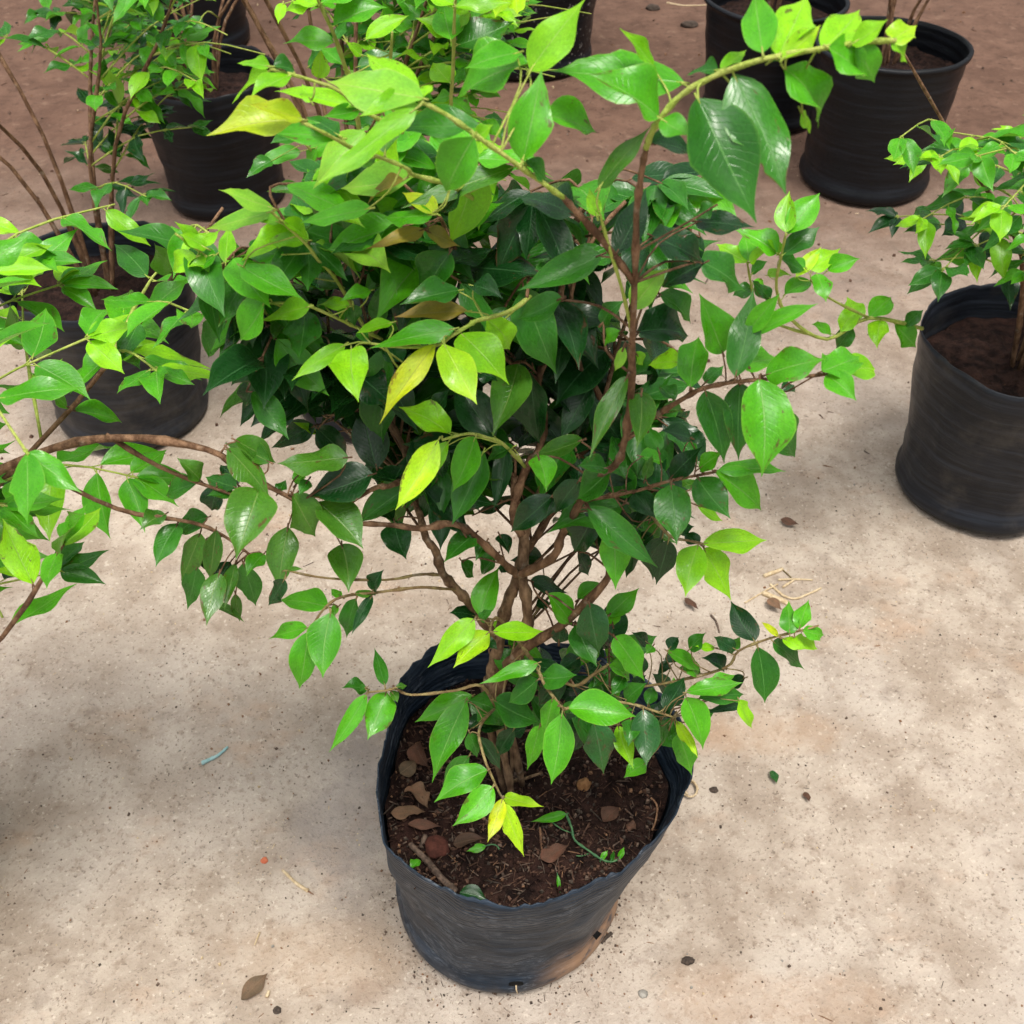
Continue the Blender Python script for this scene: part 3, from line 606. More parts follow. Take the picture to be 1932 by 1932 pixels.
BR(S, [(905, 560, .07), (870, 500, .04), (850, 450, .03), (830, 410, .01)], (.0018, .0012), M_WOOD, """
1 1230 1420 740 1590 195 G; 1 1370 1440 1000 1565 90 O -.02; 1 1380 1450 1590 1550 110 O -.02; 1 1530 1440 1870 1270 150 G; 3 1530 -30 1335 330 260 M -.03; 1 1650 1500 1800 1400 120 M .03; 1 1560 1680 1760 1620 120 M .02; 1 1300 1640 1200 1760 120 L .02; 1 1250 1600 1100 1680 130 M .03; 1 1010 1700 1180 1780 120 M .03""")
# right leader
BR(S, [(980, 1085, -.008), (1020, 1066, -.02), (1048, 1045, -.03), (1060, 1009, -.03), (1075, 985, -.035), (1095, 947, -.04), (1120, 905, -.05), (1160, 878, -.06), (1177, 839, -.065), (1190, 755, -.07), (1193, 653, -.08), (1197, 533, -.09)], (.0037, .0019), M_WOOD, """
4 180 1250 230 1470 175 G; 4 640 1330 420 1520 190 M; 4 620 1330 430 1310 120 M -.005; 4 440 1400 280 1620 140 D; 4 270 1500 0 1730 160 D; 4 540 1610 400 1860 195 D; 4 650 1660 665 2091 198 G -.01; 4 490 1570 935 1950 190 M -.02; 4 830 850 800 1200 170 V; 4 740 750 500 1270 130 V -.01
4 460 1150 140 1250 110 V .02; 4 700 470 590 560 155 G .03; 4 770 330 1000 60 170 P .01; 4 720 560 660 720 70 P; 4 800 470 1140 490 260 D .04; 4 940 230 1150 420 130 M .05; 4 580 420 720 270 120 M .05; 4 860 1080 760 870 120 V; 4 790 600 840 680 70 L .01; 4 580 1580 640 1420 90 D .03; 4 330 260 40 390 150 M .04""")
BR(S, [(1194, 640, -.075), (1186, 600, -.085), (1172, 540, -.095), (1150, 470, -.10), (1132, 405, -.10)], (.0011, .0009), M_GREEN, "2 550 1360 500 1180 90 L; 2 560 1180 890 790 130 V")
BR(S, [(1198, 533, -.09), (1201, 405, -.1), (1210, 330, -.11), (1219, 279, -.115)], (.0019, .0014), M_WOOD, """
2 890 1480 1220 1640 200 D .05; 2 1230 1650 950 1800 180 D .06; 2 1200 1640 1480 1830 190 M .07; 2 1170 1390 1550 1430 140 D .05; 2 1280 1300 1150 1370 150 M .05; 2 880 900 1150 960 140 D""")
BR(S, [(1219, 280, -.115), (1230, 250, -.118), (1247, 222, -.12), (1292, 174, -.12), (1361, 138, -.125), (1442, 111, -.13), (1541, 93, -.13), (1620, 80, -.125), (1690, 76, -.12)], (.0016, .0011), M_GREEN, """
2 1095 520 250 440 290 G .03; 2 900 420 690 175 80 L .035; 2 935 735 510 450 250 G; 2 955 750 1145 850 190 G -.005; 2 1180 620 1560 1395 400 M -.01; 2 1410 470 1740 1220 340 M .005; 2 1310 440 1110 470 185 M .03; 2 1330 440 1490 310 80 L .02
2 1590 330 1540 -60 230 G; 2 1690 350 1870 -40 250 L; 2 1720 370 1960 150 140 Y; 2 1725 430 1960 800 230 G; 2 1830 700 1890 840 80 L .02; 2 1640 380 1780 260 100 M .02; 2 1960 310 2200 60 220 L; 2 2000 300 2260 480 200 G; 2 2150 280 2380 120 190 L; 2 2180 270 2300 520 180 G; 2 2400 260 2560 160 160 Y; 2 2400 255 2500 400 150 L; 2 1500 640 1390 520 130 G .02""")
# right spray in front
BR(S, [(1170, 840, -.02), (1230, 790, -.05), (1280, 757, -.07), (1327, 733, -.08), (1384, 721, -.09), (1440, 716, -.095), (1500, 712, -.095), (1570, 705, -.09)], (.0018, .0010), M_WOOD, """
4 1340 600 1200 230 215 G .01; 4 1420 750 1530 195 205 M -.02; 4 1490 480 1700 225 125 G .01; 4 1520 490 1940 290 105 G .01; 4 1450 680 1730 640 160 G; 4 1610 740 1990 640 255 G -.01; 4 1570 770 1590 1380 335 G -.015; 4 1450 790 1440 1280 200 M .01; 4 1230 840 1350 1300 205 M; 4 1135 820 1190 490 195 G; 4 1080 660 870 680 150 L .02
4 1080 960 945 970 135 V .02; 4 1660 980 1800 1260 205 M .03; 4 1040 900 940 800 130 M .03; 4 1960 720 2200 620 200 G; 4 1990 740 2180 900 180 G; 4 2080 720 2300 700 170 L; 4 1230 790 1350 680 90 M .02; 4 1720 850 1790 800 100 D .03""")
BR(S, [(1090, 947, -.03), (1120, 942, -.03), (1201, 926, -.04), (1261, 908, -.05), (1310, 898, -.055), (1352, 890, -.06)], (.0016, .0009), M_WOOD, """
4 1310 1340 1745 1345 110 G; 4 1290 1350 1595 1590 195 G; 4 1180 1385 1390 1640 195 M; 4 1190 1330 1350 1220 140 G; 4 1010 1390 1220 1185 140 D; 4 1140 1140 950 1090 110 D .02; 4 1130 1130 1240 1150 90 D .03; 4 1015 1430 1050 1810 235 M -.01; 4 850 1400 900 1240 70 V; 4 780 1480 920 1640 160 D .02; 4 700 1500 800 1600 140 M .03; 4 640 1280 740 1400 130 M .03; 4 940 1220 870 1060 110 M .02
4 820 1250 970 1290 90 G .05; 4 1160 1450 1080 1400 90 V .03; 4 880 1660 940 1500 100 D .03; 4 1180 1560 1340 1660 70 L .04""")
BR(S, [(1220, 960, -.02), (1262, 1010, -.04), (1300, 1020, -.05), (1330, 1027, -.055)], (.0013, .0008), M_TWIG, """
4 1190 1800 1100 1730 115 D; 4 1215 1800 1620 1775 155 L; 4 1185 1810 1105 2135 195 L; 4 1220 1830 1390 2155 165 L; 4 1000 1780 920 2060 160 D; 4 960 1760 900 2030 150 D .02; 4 820 1780 730 2020 120 D .02; 4 1060 1720 1160 1690 120 D; 4 760 1760 830 1720 90 D; 4 900 1740 800 1830 150 D .02""")

# upright leaders in the heart of the crown
MID = [[(985, 1010, .0), (968, 965, .01), (990, 890, .03), (1018, 845, .04), (1027, 785, .05), (1015, 722, .05), (1036, 659, .06), (1051, 605, .06), (1060, 539, .07), (1066, 515, .07), (1080, 450, .08), (1100, 380, .1)],
       [(1016, 728, .05), (992, 700, .05), (966, 686, .05), (930, 640, .06), (905, 560, .07), (880, 480, .08), (870, 380, .08)],
       [(990, 1050, .02), (1060, 930, .05), (1092, 870, .06), (1135, 785, .06), (1123, 731, .06), (1102, 713, .06), (1087, 659, .07), (1078, 554, .08), (1120, 450, .1), (1180, 380, .12)],
       [(1135, 775, .06), (1170, 640, .1), (1220, 500, .12), (1290, 340, .12)]]
for px, r in zip(MID, (.0036, .0024, .003, .002)): BR(S, px, (r, r * .5), M_WOOD)
# shaded inner twigs behind the sprays in front
rf = random.Random(41)
CROWN = [(430, 560), (560, 520), (700, 400), (880, 340), (1030, 330), (1180, 350), (1310, 420), (1300, 520), (1180, 560), (1290, 640), (1300, 760), (1290, 900), (1260, 1060), (1130, 1020), (1060, 1010), (950, 985), (880, 960), (850, 900), (720, 900), (690, 820), (560, 760), (470, 700)]
def in_crown(B, T):
    m_ = B.lerp(T, .6); x, y, d = proj(m_); return inpoly(x, y, CROWN)
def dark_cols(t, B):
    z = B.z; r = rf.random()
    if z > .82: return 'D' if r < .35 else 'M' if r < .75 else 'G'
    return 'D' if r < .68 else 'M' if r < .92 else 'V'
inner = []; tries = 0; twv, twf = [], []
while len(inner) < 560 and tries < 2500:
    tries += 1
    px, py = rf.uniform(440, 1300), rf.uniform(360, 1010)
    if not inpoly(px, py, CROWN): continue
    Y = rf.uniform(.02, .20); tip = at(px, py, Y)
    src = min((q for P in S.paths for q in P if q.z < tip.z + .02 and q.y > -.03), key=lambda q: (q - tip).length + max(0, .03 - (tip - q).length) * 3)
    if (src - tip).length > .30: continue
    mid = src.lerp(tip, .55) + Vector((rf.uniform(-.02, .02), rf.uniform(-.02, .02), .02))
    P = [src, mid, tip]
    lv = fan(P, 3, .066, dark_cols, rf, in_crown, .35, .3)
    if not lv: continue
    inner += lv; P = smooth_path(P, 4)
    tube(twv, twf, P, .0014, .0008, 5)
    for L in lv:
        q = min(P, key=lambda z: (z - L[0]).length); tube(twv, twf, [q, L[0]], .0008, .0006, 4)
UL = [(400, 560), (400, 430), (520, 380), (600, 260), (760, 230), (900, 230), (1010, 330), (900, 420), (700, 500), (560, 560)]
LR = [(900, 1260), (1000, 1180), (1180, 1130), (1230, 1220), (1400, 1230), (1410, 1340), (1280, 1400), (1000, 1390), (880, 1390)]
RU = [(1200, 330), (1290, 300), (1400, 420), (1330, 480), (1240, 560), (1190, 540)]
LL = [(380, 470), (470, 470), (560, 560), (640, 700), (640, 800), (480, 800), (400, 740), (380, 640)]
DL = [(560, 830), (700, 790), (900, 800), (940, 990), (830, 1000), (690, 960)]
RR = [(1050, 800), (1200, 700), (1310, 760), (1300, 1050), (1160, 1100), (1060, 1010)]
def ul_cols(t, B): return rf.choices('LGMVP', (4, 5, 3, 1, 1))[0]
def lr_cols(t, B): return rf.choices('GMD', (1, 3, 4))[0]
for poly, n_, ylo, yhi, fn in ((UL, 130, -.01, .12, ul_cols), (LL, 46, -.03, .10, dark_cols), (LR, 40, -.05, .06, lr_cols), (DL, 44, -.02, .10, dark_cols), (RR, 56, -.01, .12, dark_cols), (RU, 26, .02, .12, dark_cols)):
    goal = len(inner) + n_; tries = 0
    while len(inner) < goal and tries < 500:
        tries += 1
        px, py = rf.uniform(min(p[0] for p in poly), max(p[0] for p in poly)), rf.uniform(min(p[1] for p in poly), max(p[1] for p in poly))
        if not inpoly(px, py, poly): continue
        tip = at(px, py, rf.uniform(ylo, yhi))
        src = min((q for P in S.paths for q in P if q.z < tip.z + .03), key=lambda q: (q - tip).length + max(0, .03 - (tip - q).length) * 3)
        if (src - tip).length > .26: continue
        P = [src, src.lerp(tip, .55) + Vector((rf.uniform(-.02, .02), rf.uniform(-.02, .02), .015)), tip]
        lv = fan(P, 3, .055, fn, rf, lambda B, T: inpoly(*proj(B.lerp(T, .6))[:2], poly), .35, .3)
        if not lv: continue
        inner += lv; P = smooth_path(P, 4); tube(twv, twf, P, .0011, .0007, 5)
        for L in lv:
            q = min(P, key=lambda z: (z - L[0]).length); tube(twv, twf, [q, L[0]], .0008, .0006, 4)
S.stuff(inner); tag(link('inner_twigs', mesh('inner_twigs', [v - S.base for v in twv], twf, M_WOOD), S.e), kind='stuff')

# ---------------------------------------------------------------- the neighbours
def bag_for(x, y, label, seed, r=.16, rf_=.13, H_=.30, soil_z=.24, mat=None, lip=0, ribs=0, ragged=.004):
    n = 72
    return grow_bag((x, y, 0), label, circle(r, n, 0, 0, seed, .05), circle(rf_, n, 0, 0, seed + 1, .05), H_, soil_z, seed, mat or M_BAG2, M_SOIL, lip, ragged, ribs)
def gen_shrub(pl, seed, height, spread, stems, twigs, pairs, ln, cols, keep, limit=300, lean=(0, 0), mat=None, extra=0):
    g = random.Random(seed); b = pl.base; ex_l, ex_v, ex_f = [], [], []
    for i in range(stems):
        a = 6.2832 * (i + g.uniform(-.3, .3)) / stems; hh = height * g.uniform(.72, 1.0); sp = spread * g.uniform(.35, 1.0)
        top = b + Vector((math.cos(a) * sp + lean[0], math.sin(a) * sp + lean[1], hh))
        m1 = b.lerp(top, .35) + Vector((-math.cos(a) * sp * .12 + g.uniform(-.02, .02), -math.sin(a) * sp * .12 + g.uniform(-.02, .02), hh * .05))
        m2 = b.lerp(top, .7) + Vector((g.uniform(-.03, .03), g.uniform(-.03, .03), hh * .02))
        P = [b + Vector((math.cos(a) * .012, math.sin(a) * .012, -.01)), m1, m2, top]
        SP = smooth_path(P, 6)
        lv = fan(P, pairs + 2, ln, cols, g, keep, .3, .5) if pl.n < limit else []
        fr_ = proj(P[2])
        if len(lv) < 2 and -80 < fr_[0] < 2010 and -80 < fr_[1] < 2010: continue        # a stem the photograph does not show
        pl.branch(P, .0042, .0012, M_WOOD, lv)
        for k in range(twigs):
            q = SP[int(len(SP) * (.30 + .62 * (k + g.random() * .6) / twigs))]
            aa = a + g.uniform(-1.7, 1.7); ll = g.uniform(.09, .19) * (spread / .3)
            end = q + Vector((math.cos(aa) * ll, math.sin(aa) * ll, g.uniform(.01, .11)))
            P2 = [q, q.lerp(end, .5) + Vector((0, 0, .018)), end]
            lv = fan(P2, pairs + 1, ln, cols, g, keep, .35, .15)
            if len(lv) < 3: continue
            if pl.n >= limit:
                if len(ex_l) < extra:
                    ex_l.extend(lv); SP2 = smooth_path(P2, 3); tube(ex_v, ex_f, SP2, .0014, .0008, 5)
                    for L in lv: tube(ex_v, ex_f, [min(SP2, key=lambda z: (z - L[0]).length), L[0]], .0008, .0006, 4)
                continue
            pl.branch(P2, .0016, .0008, mat or M_GREEN, lv, 'twig', n=3, sides=5)
    if ex_l:
        pl.stuff(ex_l); tag(link('inner_twigs', mesh('inner_twigs', [v - b for v in ex_v], ex_f, mat or M_GREEN), pl.e), kind='stuff')
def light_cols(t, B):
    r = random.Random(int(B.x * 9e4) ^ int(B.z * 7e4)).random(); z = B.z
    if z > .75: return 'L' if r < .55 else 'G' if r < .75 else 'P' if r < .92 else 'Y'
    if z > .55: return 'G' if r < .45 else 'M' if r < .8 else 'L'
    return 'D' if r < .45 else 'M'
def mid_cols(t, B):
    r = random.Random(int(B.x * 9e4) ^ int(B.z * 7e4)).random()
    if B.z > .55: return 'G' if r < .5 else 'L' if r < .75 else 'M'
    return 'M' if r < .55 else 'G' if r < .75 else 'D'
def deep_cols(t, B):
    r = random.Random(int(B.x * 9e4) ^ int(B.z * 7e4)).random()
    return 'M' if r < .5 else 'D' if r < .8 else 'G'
def px_keep(poly): return lambda B, T: inpoly(*proj(B.lerp(T, .6))[:2], poly)
def px_avoid(*polys): return lambda B, T: not any(inpoly(*proj(B.lerp(T, .6))[:2], q) for q in polys)
NBR = 'green shrubs in black bags'

# behind on the left: the bag is glimpsed through the crown of the big shrub
bag_for(-.26, 1.02, 'black bag half hidden behind the lower left crown of the foreground shrub', 21)
BL = Plant((-.26, 1.02, .24), 'lime leaved shrub directly behind the upper left of the foreground shrub', NBR)
BR(BL, [(668, 470, .95), (690, 350, .85), (672, 210, .74), (660, 150, .70), (650, 123, .69), (628, 60, .66), (600, 0, .64), (580, -60, .63)], (.004, .0016), M_GREEN, """
1 800 265 480 270 120 G; 1 700 40 470 80 95 L; 1 480 20 450 150 70 L .02; 1 800 165 1130 30 160 G; 1 700 30 500 -40 100 L; 1 720 20 1000 -60 130 G; 1 860 410 720 300 100 G .03; 1 810 250 880 130 60 M .04""", jit=.03)
BR(BL, [(700, 420, .9), (740, 300, .80), (735, 160, .74), (740, 60, .70)], (.003, .0014), M_GREEN, """
1 1000 250 1270 95 105 L; 1 975 350 880 260 95 L; 1 700 490 715 305 130 L -.05; 1 1000 240 1200 200 90 G .03; 1 950 420 1230 330 120 M .05; 1 640 420 780 300 150 M .06""", jit=.03)
BR(BL, [(800, 440, .9), (846, 330, .8), (850, 205, .74), (855, 120, .70), (858, 20, .67), (866, -60, .65)], (.0034, .0014), M_GREEN, """
1 1535 250 1490 20 200 G; 1 1575 285 1930 130 210 M -.01; 1 1560 40 1920 20 90 L; 1 1530 520 1420 390 150 L; 1 1600 170 1660 70 75 P; 1 1530 600 1400 640 70 G; 1 1540 530 1620 420 110 M .02; 1 1545 250 1310 110 120 L .01; 1 1570 30 1380 -80 120 L; 1 1540 640 1690 720 90 G .02; 1 1560 60 1700 -70 120 G""", jit=.03)
BR(BL, [(640, 470, .98), (610, 380, .9), (596, 300, .84), (575, 270, .82), (560, 240, .82)], (.003, .0012), M_GREEN, """
1 590 950 315 1020 105 G; 1 410 1010 250 1115 95 M; 1 640 960 830 890 90 G; 1 610 1185 375 1200 75 V; 1 890 1260 590 1240 150 G -.02; 1 560 870 400 900 80 M; 1 650 1090 600 1200 90 M; 1 690 930 640 1060 70 G""", jit=.03)
ZONE_BL = [(440, 40), (480, -400), (1010, -400), (1000, 60), (960, 120), (930, 330), (900, 480), (840, 500), (740, 470), (560, 480), (540, 330), (570, 210), (540, 120)]
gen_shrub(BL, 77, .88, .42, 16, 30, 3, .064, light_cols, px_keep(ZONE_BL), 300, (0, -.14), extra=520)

# left edge, standing in the row: bag partly in view
bag_for(-.70, .99, 'black bag at the left edge, level with the crown of the foreground shrub', 31, mat=M_BAG4)
LS = Plant((-.70, .99, .24), 'green shrub standing left of the lime leaved shrub', NBR)
HOLE1 = [(392, 240), (560, 240), (560, 470), (500, 470), (392, 520)]
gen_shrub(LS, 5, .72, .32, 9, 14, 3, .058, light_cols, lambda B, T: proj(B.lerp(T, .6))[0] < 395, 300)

# near left: only its right-hand spray reaches the foreground shrub
bag_for(-.76, -.02, 'black bag at the far left, nearest the camera on that side', 33, mat=M_BAG4)
NS = Plant((-.76, -.02, .24), 'green shrub with olive older leaves leaning in at the near left', NBR)
BR(NS, [(-300, 1130, -.02), (-120, 960, -.03), (60, 860, -.05), (220, 826, -.055), (390, 848, -.06), (465, 896, -.06), (530, 930, -.06), (566, 948, -.06)], (.0036, .0014), M_WOOD, """
3 330 1460 185 1890 345 V -.01; 3 540 1490 690 1760 235 V; 3 700 1540 985 1830 235 V .005; 5 850 190 890 490 230 V .015; 5 510 80 450 490 195 V .01; 3 400 1290 110 1165 135 V; 3 130 1200 400 1515 170 V -.005; 3 180 1150 440 1290 160 V .01
3 890 1260 445 1300 185 V .01; 3 1045 1365 620 1500 225 D .01; 3 450 1480 500 1400 70 M; 3 640 1400 580 1490 80 M; 3 560 1430 620 1360 80 G .01; 3 600 1340 690 1310 70 V .01""", lref=.05)
BR(NS, [(200, 820, -.055), (300, 880, -.05), (392, 917, -.045), (446, 935, -.045)], (.0018, .001), M_WOOD, """
3 190 1450 -10 1380 130 M; 3 180 1490 0 1500 80 M; 3 200 1430 80 1300 120 D .02; 3 -40 1400 -180 1260 150 V; 3 -60 1420 -260 1500 140 M; 3 60 1440 30 1600 130 D .01""")
BR(NS, [(60, 880, -.05), (220, 960, -.045), (360, 985, -.04), (420, 1010, -.04), (470, 1045, -.045)], (.002, .001), M_WOOD, """
5 230 310 310 580 155 M; 5 360 250 250 390 105 G; 5 180 310 110 600 85 V; 5 80 370 0 700 155 V -.01; 5 60 100 20 420 125 V; 5 180 500 210 680 70 V; 5 60 560 240 680 60 V .01; 5 -40 120 -160 420 150 V; 5 -60 330 -120 600 130 M; 5 10 20 -200 120 140 M; 5 -180 60 -320 330 150 M; 5 -260 0 -420 100 140 V; 5 -30 230 60 400 110 D .02; 5 150 300 40 480 110 D .02""")
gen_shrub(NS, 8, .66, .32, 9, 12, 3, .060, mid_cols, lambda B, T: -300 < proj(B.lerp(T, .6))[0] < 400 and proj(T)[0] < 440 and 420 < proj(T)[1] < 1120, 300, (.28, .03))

# right edge shrub: its bag stands beyond the edge of the photograph
bag_for(.80, .78, 'black bag at the right edge under the pale tipped shrub', 41, mat=M_BAG4)
RS = Plant((.80, .78, .24), 'shrub with pale green tips leaning in from the right edge', NBR)
BR(RS, [(1740, 620, .72), (1640, 600, .66), (1560, 640, .62), (1490, 600, .60), (1465, 545, .58), (1475, 480, .56), (1483, 440, .55)], (.003, .0013), M_GREEN, """
2 1735 1460 1760 1195 135 L; 2 1750 1470 1950 1210 175 G; 2 1720 1600 1950 1420 135 M; 2 1680 1590 1420 1440 155 G; 2 1700 1620 1860 1700 90 M .02; 2 1620 1730 1780 1730 65 L; 2 1690 1600 1620 1500 90 L .01; 4 2260 383 2400 250 140 G; 4 2150 430 2050 580 130 M; 4 2420 420 2560 570 150 G; 4 2330 400 2310 570 140 L; 4 2020 480 1900 420 110 G; 4 2080 470 2200 330 120 L; 4 2480 430 2600 330 130 M; 4 2200 390 2120 250 120 L; 2 1730 1850 1900 1760 110 G .02; 2 1640 1880 1520 1760 100 M .02""")
BR(RS, [(1560, 640, .62), (1440, 600, .60), (1418, 540, .60), (1410, 495, .58)], (.002, .0011), M_GREEN, """
2 1490 1650 1295 1530 135 L; 2 1500 1640 1470 1460 110 G; 2 1510 1650 1640 1560 80 L; 2 1520 1720 1620 1640 70 M .02; 2 1530 1780 1650 1860 100 G .02; 2 1520 1800 1400 1860 110 M .02""")
BR(RS, [(1640, 600, .66), (1560, 560, .62), (1530, 530, .60)], (.002, .001), M_GREEN, """
2 1800 1740 1960 1550 90 Y; 2 1900 1700 2080 1560 130 L; 2 1930 1720 1990 1900 120 G; 2 2000 1700 2200 1620 140 G; 2 1860 1680 1760 1640 80 G""")
RZ = [(1410, 560), (1470, 560), (1560, 420), (1620, 300), (1960, 200), (2300, 300), (2300, 760), (1700, 760), (1600, 690), (1545, 655), (1420, 650)]
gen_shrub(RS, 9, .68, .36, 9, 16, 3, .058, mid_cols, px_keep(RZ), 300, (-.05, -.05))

# farther row
bag_for(-.69, 1.84, 'black bag behind dark leaves, second from the back on the left', 51)
F1 = Plant((-.69, 1.84, .24), 'dark leaved shrub between the two black bags at the upper left', NBR)
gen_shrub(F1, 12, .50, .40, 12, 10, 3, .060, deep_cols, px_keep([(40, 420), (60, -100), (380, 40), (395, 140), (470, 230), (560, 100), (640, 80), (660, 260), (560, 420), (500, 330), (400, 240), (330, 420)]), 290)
bag_for(-1.0, 2.86, 'ribbed black bag at the top left corner, farthest back on the left', 52, r=.21, rf_=.18, H_=.42, soil_z=.36, ribs=.0016)
F2 = Plant((-1.0, 2.86, .36), 'small shrub drooping over the ribbed black bag at the top left', NBR)
gen_shrub(F2, 14, .42, .32, 5, 3, 3, .066, deep_cols, lambda B, T: proj(B.lerp(T, .6))[1] < 60 or proj(B.lerp(T, .6))[0] < 400, 120)
bag_for(.04, 2.72, 'wide dusty black bag at the top centre, behind the big leaves', 53, r=.24, rf_=.19, H_=.42, soil_z=.36, mat=M_BAG3)
F3 = Plant((.04, 2.72, .36), 'pale green shrub at the top centre growing from the wide dusty bag', NBR)
gen_shrub(F3, 16, .5, .34, 8, 8, 3, .066, light_cols, lambda B, T: proj(B.lerp(T, .6))[1] < 50, 160)
bag_for(.68, 2.33, 'black nursery pot with a rolled rim at the top right', 54, r=.175, rf_=.155, H_=.29, soil_z=.24, lip=.008, ragged=0)
F4 = Plant((.68, 2.33, .24), 'thin grey stemmed plant in the rolled rim pot at the top right', NBR)
gen_shrub(F4, 18, .62, .26, 5, 3, 3, .062, mid_cols, lambda B, T: proj(B.lerp(T, .6))[1] < -20, 90)
bag_for(.87, 1.93, 'black pot at the right edge in front of the rolled rim pot', 55, r=.17, rf_=.15, H_=.32, soil_z=.27, lip=.007, ragged=0)
F5 = Plant((.87, 1.93, .27), 'green shrub in the black pot in front of the rolled rim pot', NBR)
gen_shrub(F5, 20, .52, .30, 6, 4, 3, .062, mid_cols, lambda B, T: proj(B.lerp(T, .6))[0] > 1560 and proj(B.lerp(T, .6))[1] < 230, 140)

# ---------------------------------------------------------------- litter on the floor and on the soil
def gpt(r, u, v, z=None, lift=0.0):
    ox, oy = REG[r]; p = onz(ox + u * ZK, oy + v * ZK, z or 0)
    if z is None: p.z = gz(p.x, p.y)
    else:
        t = (p.xy - Vector(foot_c)).length / .145
        p.z = SOILZ + .012 * (1 - min(t, 1) ** 2) + .010 * noise.noise(Vector((p.x * 14, p.y * 14, 11))) + .006 * noise.noise(Vector((p.x * 48, p.y * 48, 3)))
    p.z += lift; return p
SZ = .245
def rod(name, pts, r0, r1, mat, label, cat, z=None, group=None, lift=.002, knots=.2):
    P = smooth_path([gpt(r, u, v, z, lift) for r, u, v in pts], 5); b = P[0].copy(); vs, fs = [], []
    tube(vs, fs, P, r0, r1, 6, knots, rl)
    return tag(link(name, mesh(name, [v - b for v in vs], fs, mat), None, b), label, cat, group)
def flat_leaf(r, bx, by, tx, ty, wz, c, label, z=None, k=None, group='dead leaves fallen on the soil', name='dead_leaf', lift=.007, tilt=.25, cat='dead leaf'):
    B, T = gpt(r, bx, by, z, lift), gpt(r, tx, ty, z, lift + .004)
    wd = wz * ZK * proj(B)[2] / FPX * 1.15
    o = put_leaf(None, B, B, T, Vector((rl.uniform(-tilt, tilt), rl.uniform(-tilt, tilt), 1)), wd, c, k, name); o.location = B
    return tag(o, label, cat, group)
def lump(name, p, r, mat, label, cat, sq=.7, group=None, seed=0):
    bm = bmesh.new(); bmesh.ops.create_icosphere(bm, subdivisions=3, radius=1)
    for v in bm.verts:
        q = v.co.copy(); f = 1 + .28 * noise.noise(q * 1.3 + Vector((seed, 0, 0))) + .16 * noise.noise(q * 3.7 + Vector((0, seed, 0))) + .07 * noise.noise(q * 9)
        v.co = Vector((q.x * r[0], q.y * r[1], q.z * r[0] * sq)) * f
    me = bpy.data.meshes.new(name); bm.to_mesh(me); bm.free(); me.materials.append(mat)
    me.polygons.foreach_set('use_smooth', [True] * len(me.polygons))
    o = link(name, me, None, p + Vector((0, 0, r[0] * sq * .45))); return tag(o, label, cat, group)
LG = 'straw and twigs lying on the earth'
rod('straw', [('7', 475, 965), ('7', 560, 1040), ('7', 635, 1088)], .0016, .0026, M_STRAW, 'pale straw lying alone on the earth left of the foreground bag', 'straw', group=LG)
rod('straw', [('7', 635, 1088), ('7', 670, 1110)], .0011, .0006, M_CHIP, 'short brown splinter at the end of the lone straw', 'splinter', group=LG)
rod('straw', [('7', 332, 1350), ('7', 300, 1432)], .0011, .0009, M_STRAW, 'small pale straw nearest the bottom left corner of the earth', 'straw', group=LG)
rod('plastic_strip', [('5', 132, 1462), ('5', 80, 1510), ('5', 40, 1535), ('5', -30, 1570)], .0018, .0030, M_BLUE, 'faded blue plastic strip on the earth at the left', 'strip')
flat_leaf('7', 215, 1775, 385, 1615, 100, 'X', 'tan dead leaf pressed into the earth at the lower left', group=None, lift=.002, tilt=.05)
rod('twig', [('7', 375, 1760), ('7', 390, 1720)], .0022, .0020, M_STRAW, 'stub of straw beside the pressed tan leaf', 'straw', group=LG)
lump('crumb', gpt('7', 360, 900), (.0045, .0045), M_RED, 'small red crumb on the earth above the lone straw', 'crumb', .4, seed=2)
lump('clod', gpt('8', 1122, 1532), (.0075, .005), M_DARK, 'dark crumb of earth at the lower right, alone on the floor', 'clod', .6, seed=4)
lump('pebble', gpt('8', 840, 1735), (.0055, .0048), M_PEB, 'grey pebble on the earth at the bottom, right of the bag', 'pebble', .5, seed=6)
lump('clod', gpt('8', 1285, 455), (.0055, .0045), M_DARK, 'dark crumb on the earth right of the curled tendril', 'clod', .5, seed=8)
lump('clod', gpt('7', 440, 1840), (.0048, .0045), M_DARK, 'dark crumb at the bottom left of the floor', 'clod', .5, seed=9)
c = gpt('8', 1130, 462, None, .004); rr = .0115
vs, fs = [], []; tube(vs, fs, [Vector((math.cos(a * .5) * rr * (1 - a * .012), math.sin(a * .5) * rr * (1 + .12), a * .0003)) for a in range(22)], .0017, .0012, 6)
tag(link('tendril', mesh('tendril', vs, fs, M_STRAW), None, c), 'curled tan tendril lying against the right side of the foreground bag', 'tendril')
rod('twig', [('8', 575, 1425), ('8', 610, 1392), ('8', 642, 1366)], .0026, .0022, M_DARK, 'short black twig leaning at the foot of the foreground bag', 'twig', group=LG)
rod('straw', [('6', 1480, 552), ('6', 1590, 485), ('6', 1690, 425)], .0014, .0012, M_STRAW, 'long thin straw slanting through the heap at the right', 'straw', group=LG)
rod('straw', [('6', 1600, 378), ('6', 1720, 336)], .0034, .0030, M_STRAW, 'thick short straw at the top of the heap on the right', 'straw', group=LG)
rod('straw', [('6', 1592, 488), ('6', 1680, 520), ('6', 1760, 556)], .0046, .0040, M_STRAW, 'widest straw of the heap, below the curved root', 'straw', group=LG)
rod('root', [('6', 1640, 428), ('6', 1690, 470), ('6', 1730, 505), ('6', 1800, 520), ('6', 1870, 500), ('6', 1960, 460)], .0022, .0016, M_STRAW, 'curved pale root in the straw heap at the right', 'root', group=LG)
